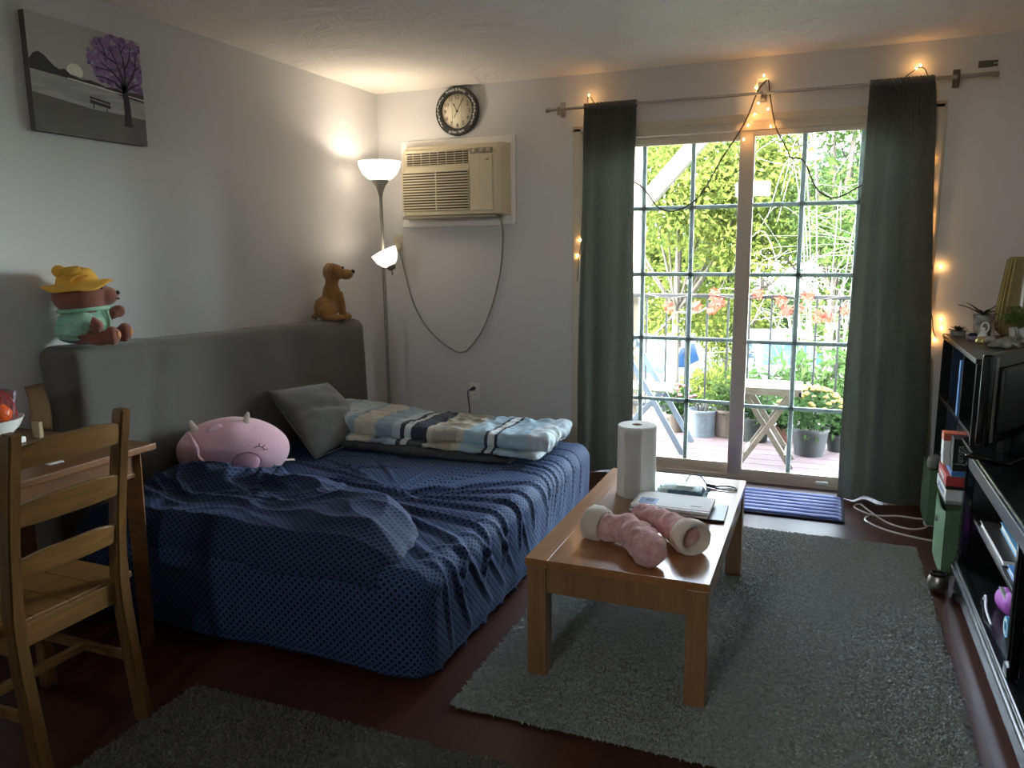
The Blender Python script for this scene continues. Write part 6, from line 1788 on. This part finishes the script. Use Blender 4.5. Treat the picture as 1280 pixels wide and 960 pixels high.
for (x, y, r, hh, where) in ((-2.6, 18.6, 1.3, 2.6, 'behind the white car'), (.4, 18.4, 1.4, 2.9, 'between the two parked cars'), (3.4, 19.4, 1.3, 2.7, 'behind the silver car'), (.95, 11.2, .8, 1.5, 'in front of the silver car')):
    t = thing('round_bush', 'rounded yellow-green bush ' + where, 'bush', (x, y, GZ), 0, 'round bushes in the parking lot')
    bm = BM()
    for k in range(7): tube(bm, [(x, y, GZ), (x + .3 * r * math.cos(k), y + .3 * r * math.sin(k), GZ + hh * .4), (x + .6 * r * math.cos(k), y + .6 * r * math.sin(k), GZ + hh * .75)], .02, 5, 4)
    obj('stems', bm, MT['bark'], t, smooth=True)
    np_leaves('foliage', t, MT['leaf_a'], 3800, ball((x, y, GZ + hh * .52), r, hh * .5 / r, .3), .15, int(x * 7 + y))
fern_bush('lower feathery bush past the railing near the middle stile', 2.05, 3.9, 2.15, .55, 2600, 33)

# ================================================================== LIGHT
def light(nm, kind, loc, energy, col=(1, 1, 1), size=.05, rot=None):
    l = bpy.data.lights.new(nm, kind); l.energy = energy; l.color = col
    if kind == 'POINT': l.shadow_soft_size = size
    o = bpy.data.objects.new(nm, l); COL.objects.link(o); o.location = loc
    if rot: o.rotation_euler = rot
    return o
light('torchiere_light', 'POINT', (TX, LY, TZ + .062), LAMP, (1, .84, .66), .03)
light('reading_light', 'POINT', RXc + ax * .07, LAMP * .10, (1, .84, .68), .02)
s = light('sun', 'SUN', (0, 0, 10), SUN, (1, .95, .84), rot=(math.radians(48), 0, math.radians(-28)))
s.data.angle = math.radians(.6)
pl = bpy.data.lights.new('door_portal', 'AREA'); pl.shape = 'RECTANGLE'; pl.size = 1.85; pl.size_y = 2.05; pl.cycles.is_portal = True
po = bpy.data.objects.new('door_portal', pl); COL.objects.link(po); po.location = (2.41, .16, 1.05); po.rotation_euler = (-PI / 2, 0, 0)
p2 = po.copy(); p2.data = pl.copy(); p2.data.size = .5; p2.data.size_y = .21; COL.objects.link(p2); p2.name = 'fill_window_portal'; p2.location = (1.8, YF - .16, 2.255); p2.rotation_euler = (PI / 2, 0, 0)
w = bpy.data.worlds.new('World'); SC.world = w; w.use_nodes = True
nt = w.node_tree; bg = nt.nodes['Background']
sky = nt.nodes.new('ShaderNodeTexSky'); sky.sky_type = 'NISHITA'; sky.sun_disc = False; sky.sun_elevation = math.radians(42); sky.sun_rotation = math.radians(208); sky.air_density = 1.0; sky.dust_density = 2.0
hs = nt.nodes.new('ShaderNodeHueSaturation'); hs.inputs['Saturation'].default_value = 0.5; nt.links.new(sky.outputs[0], hs.inputs['Color']); nt.links.new(hs.outputs[0], bg.inputs['Color']); bg.inputs['Strength'].default_value = SKY
SC.view_settings.exposure = EXPO

# ------------------------------------------------------------------ groups of like things
GR = {'curtain': 'curtains of the sliding door', 'slipper': 'pair of pink slippers', 'rug': 'shag rugs on the floor', 'storage_bin': 'sage fabric bins in the bookcase', 'wall_outlet': 'wall outlets under the air conditioner',
      'card_game_box': 'games stacked in the bookcase', 'board_game_box': 'games stacked in the bookcase', 'block_game_box': 'games stacked in the bookcase', 'party_game_box': 'games stacked in the bookcase',
      'hardback': 'books in the television stand', 'notebook': 'books in the television stand', 'magazine': 'mail on the coffee table', 'brochure': 'mail on the coffee table', 'envelope': 'mail on the coffee table',
      'figurine': 'figurines on the bookcase', 'animal_figurine': 'figurines on the bookcase', 'potted_aloe': 'plants on the bookcase', 'succulent': 'plants on the bookcase', 'potted_herb': 'plants on the bookcase',
      'potted_plant': 'planters out on the deck', 'potted_mum': 'planters out on the deck', 'potted_flower': 'planters out on the deck', 'parked_car': 'cars beyond the railing', 'plush_pig': 'plush toys on the sofa bed', 'plush_dog': 'plush toys on the sofa bed', 'teddy_bear': 'plush toys on the sofa bed'}
for o in bpy.data.objects:
    if o.parent is None and o.name.split('.')[0] in GR and 'group' not in o: o['group'] = GR[o.name.split('.')[0]]
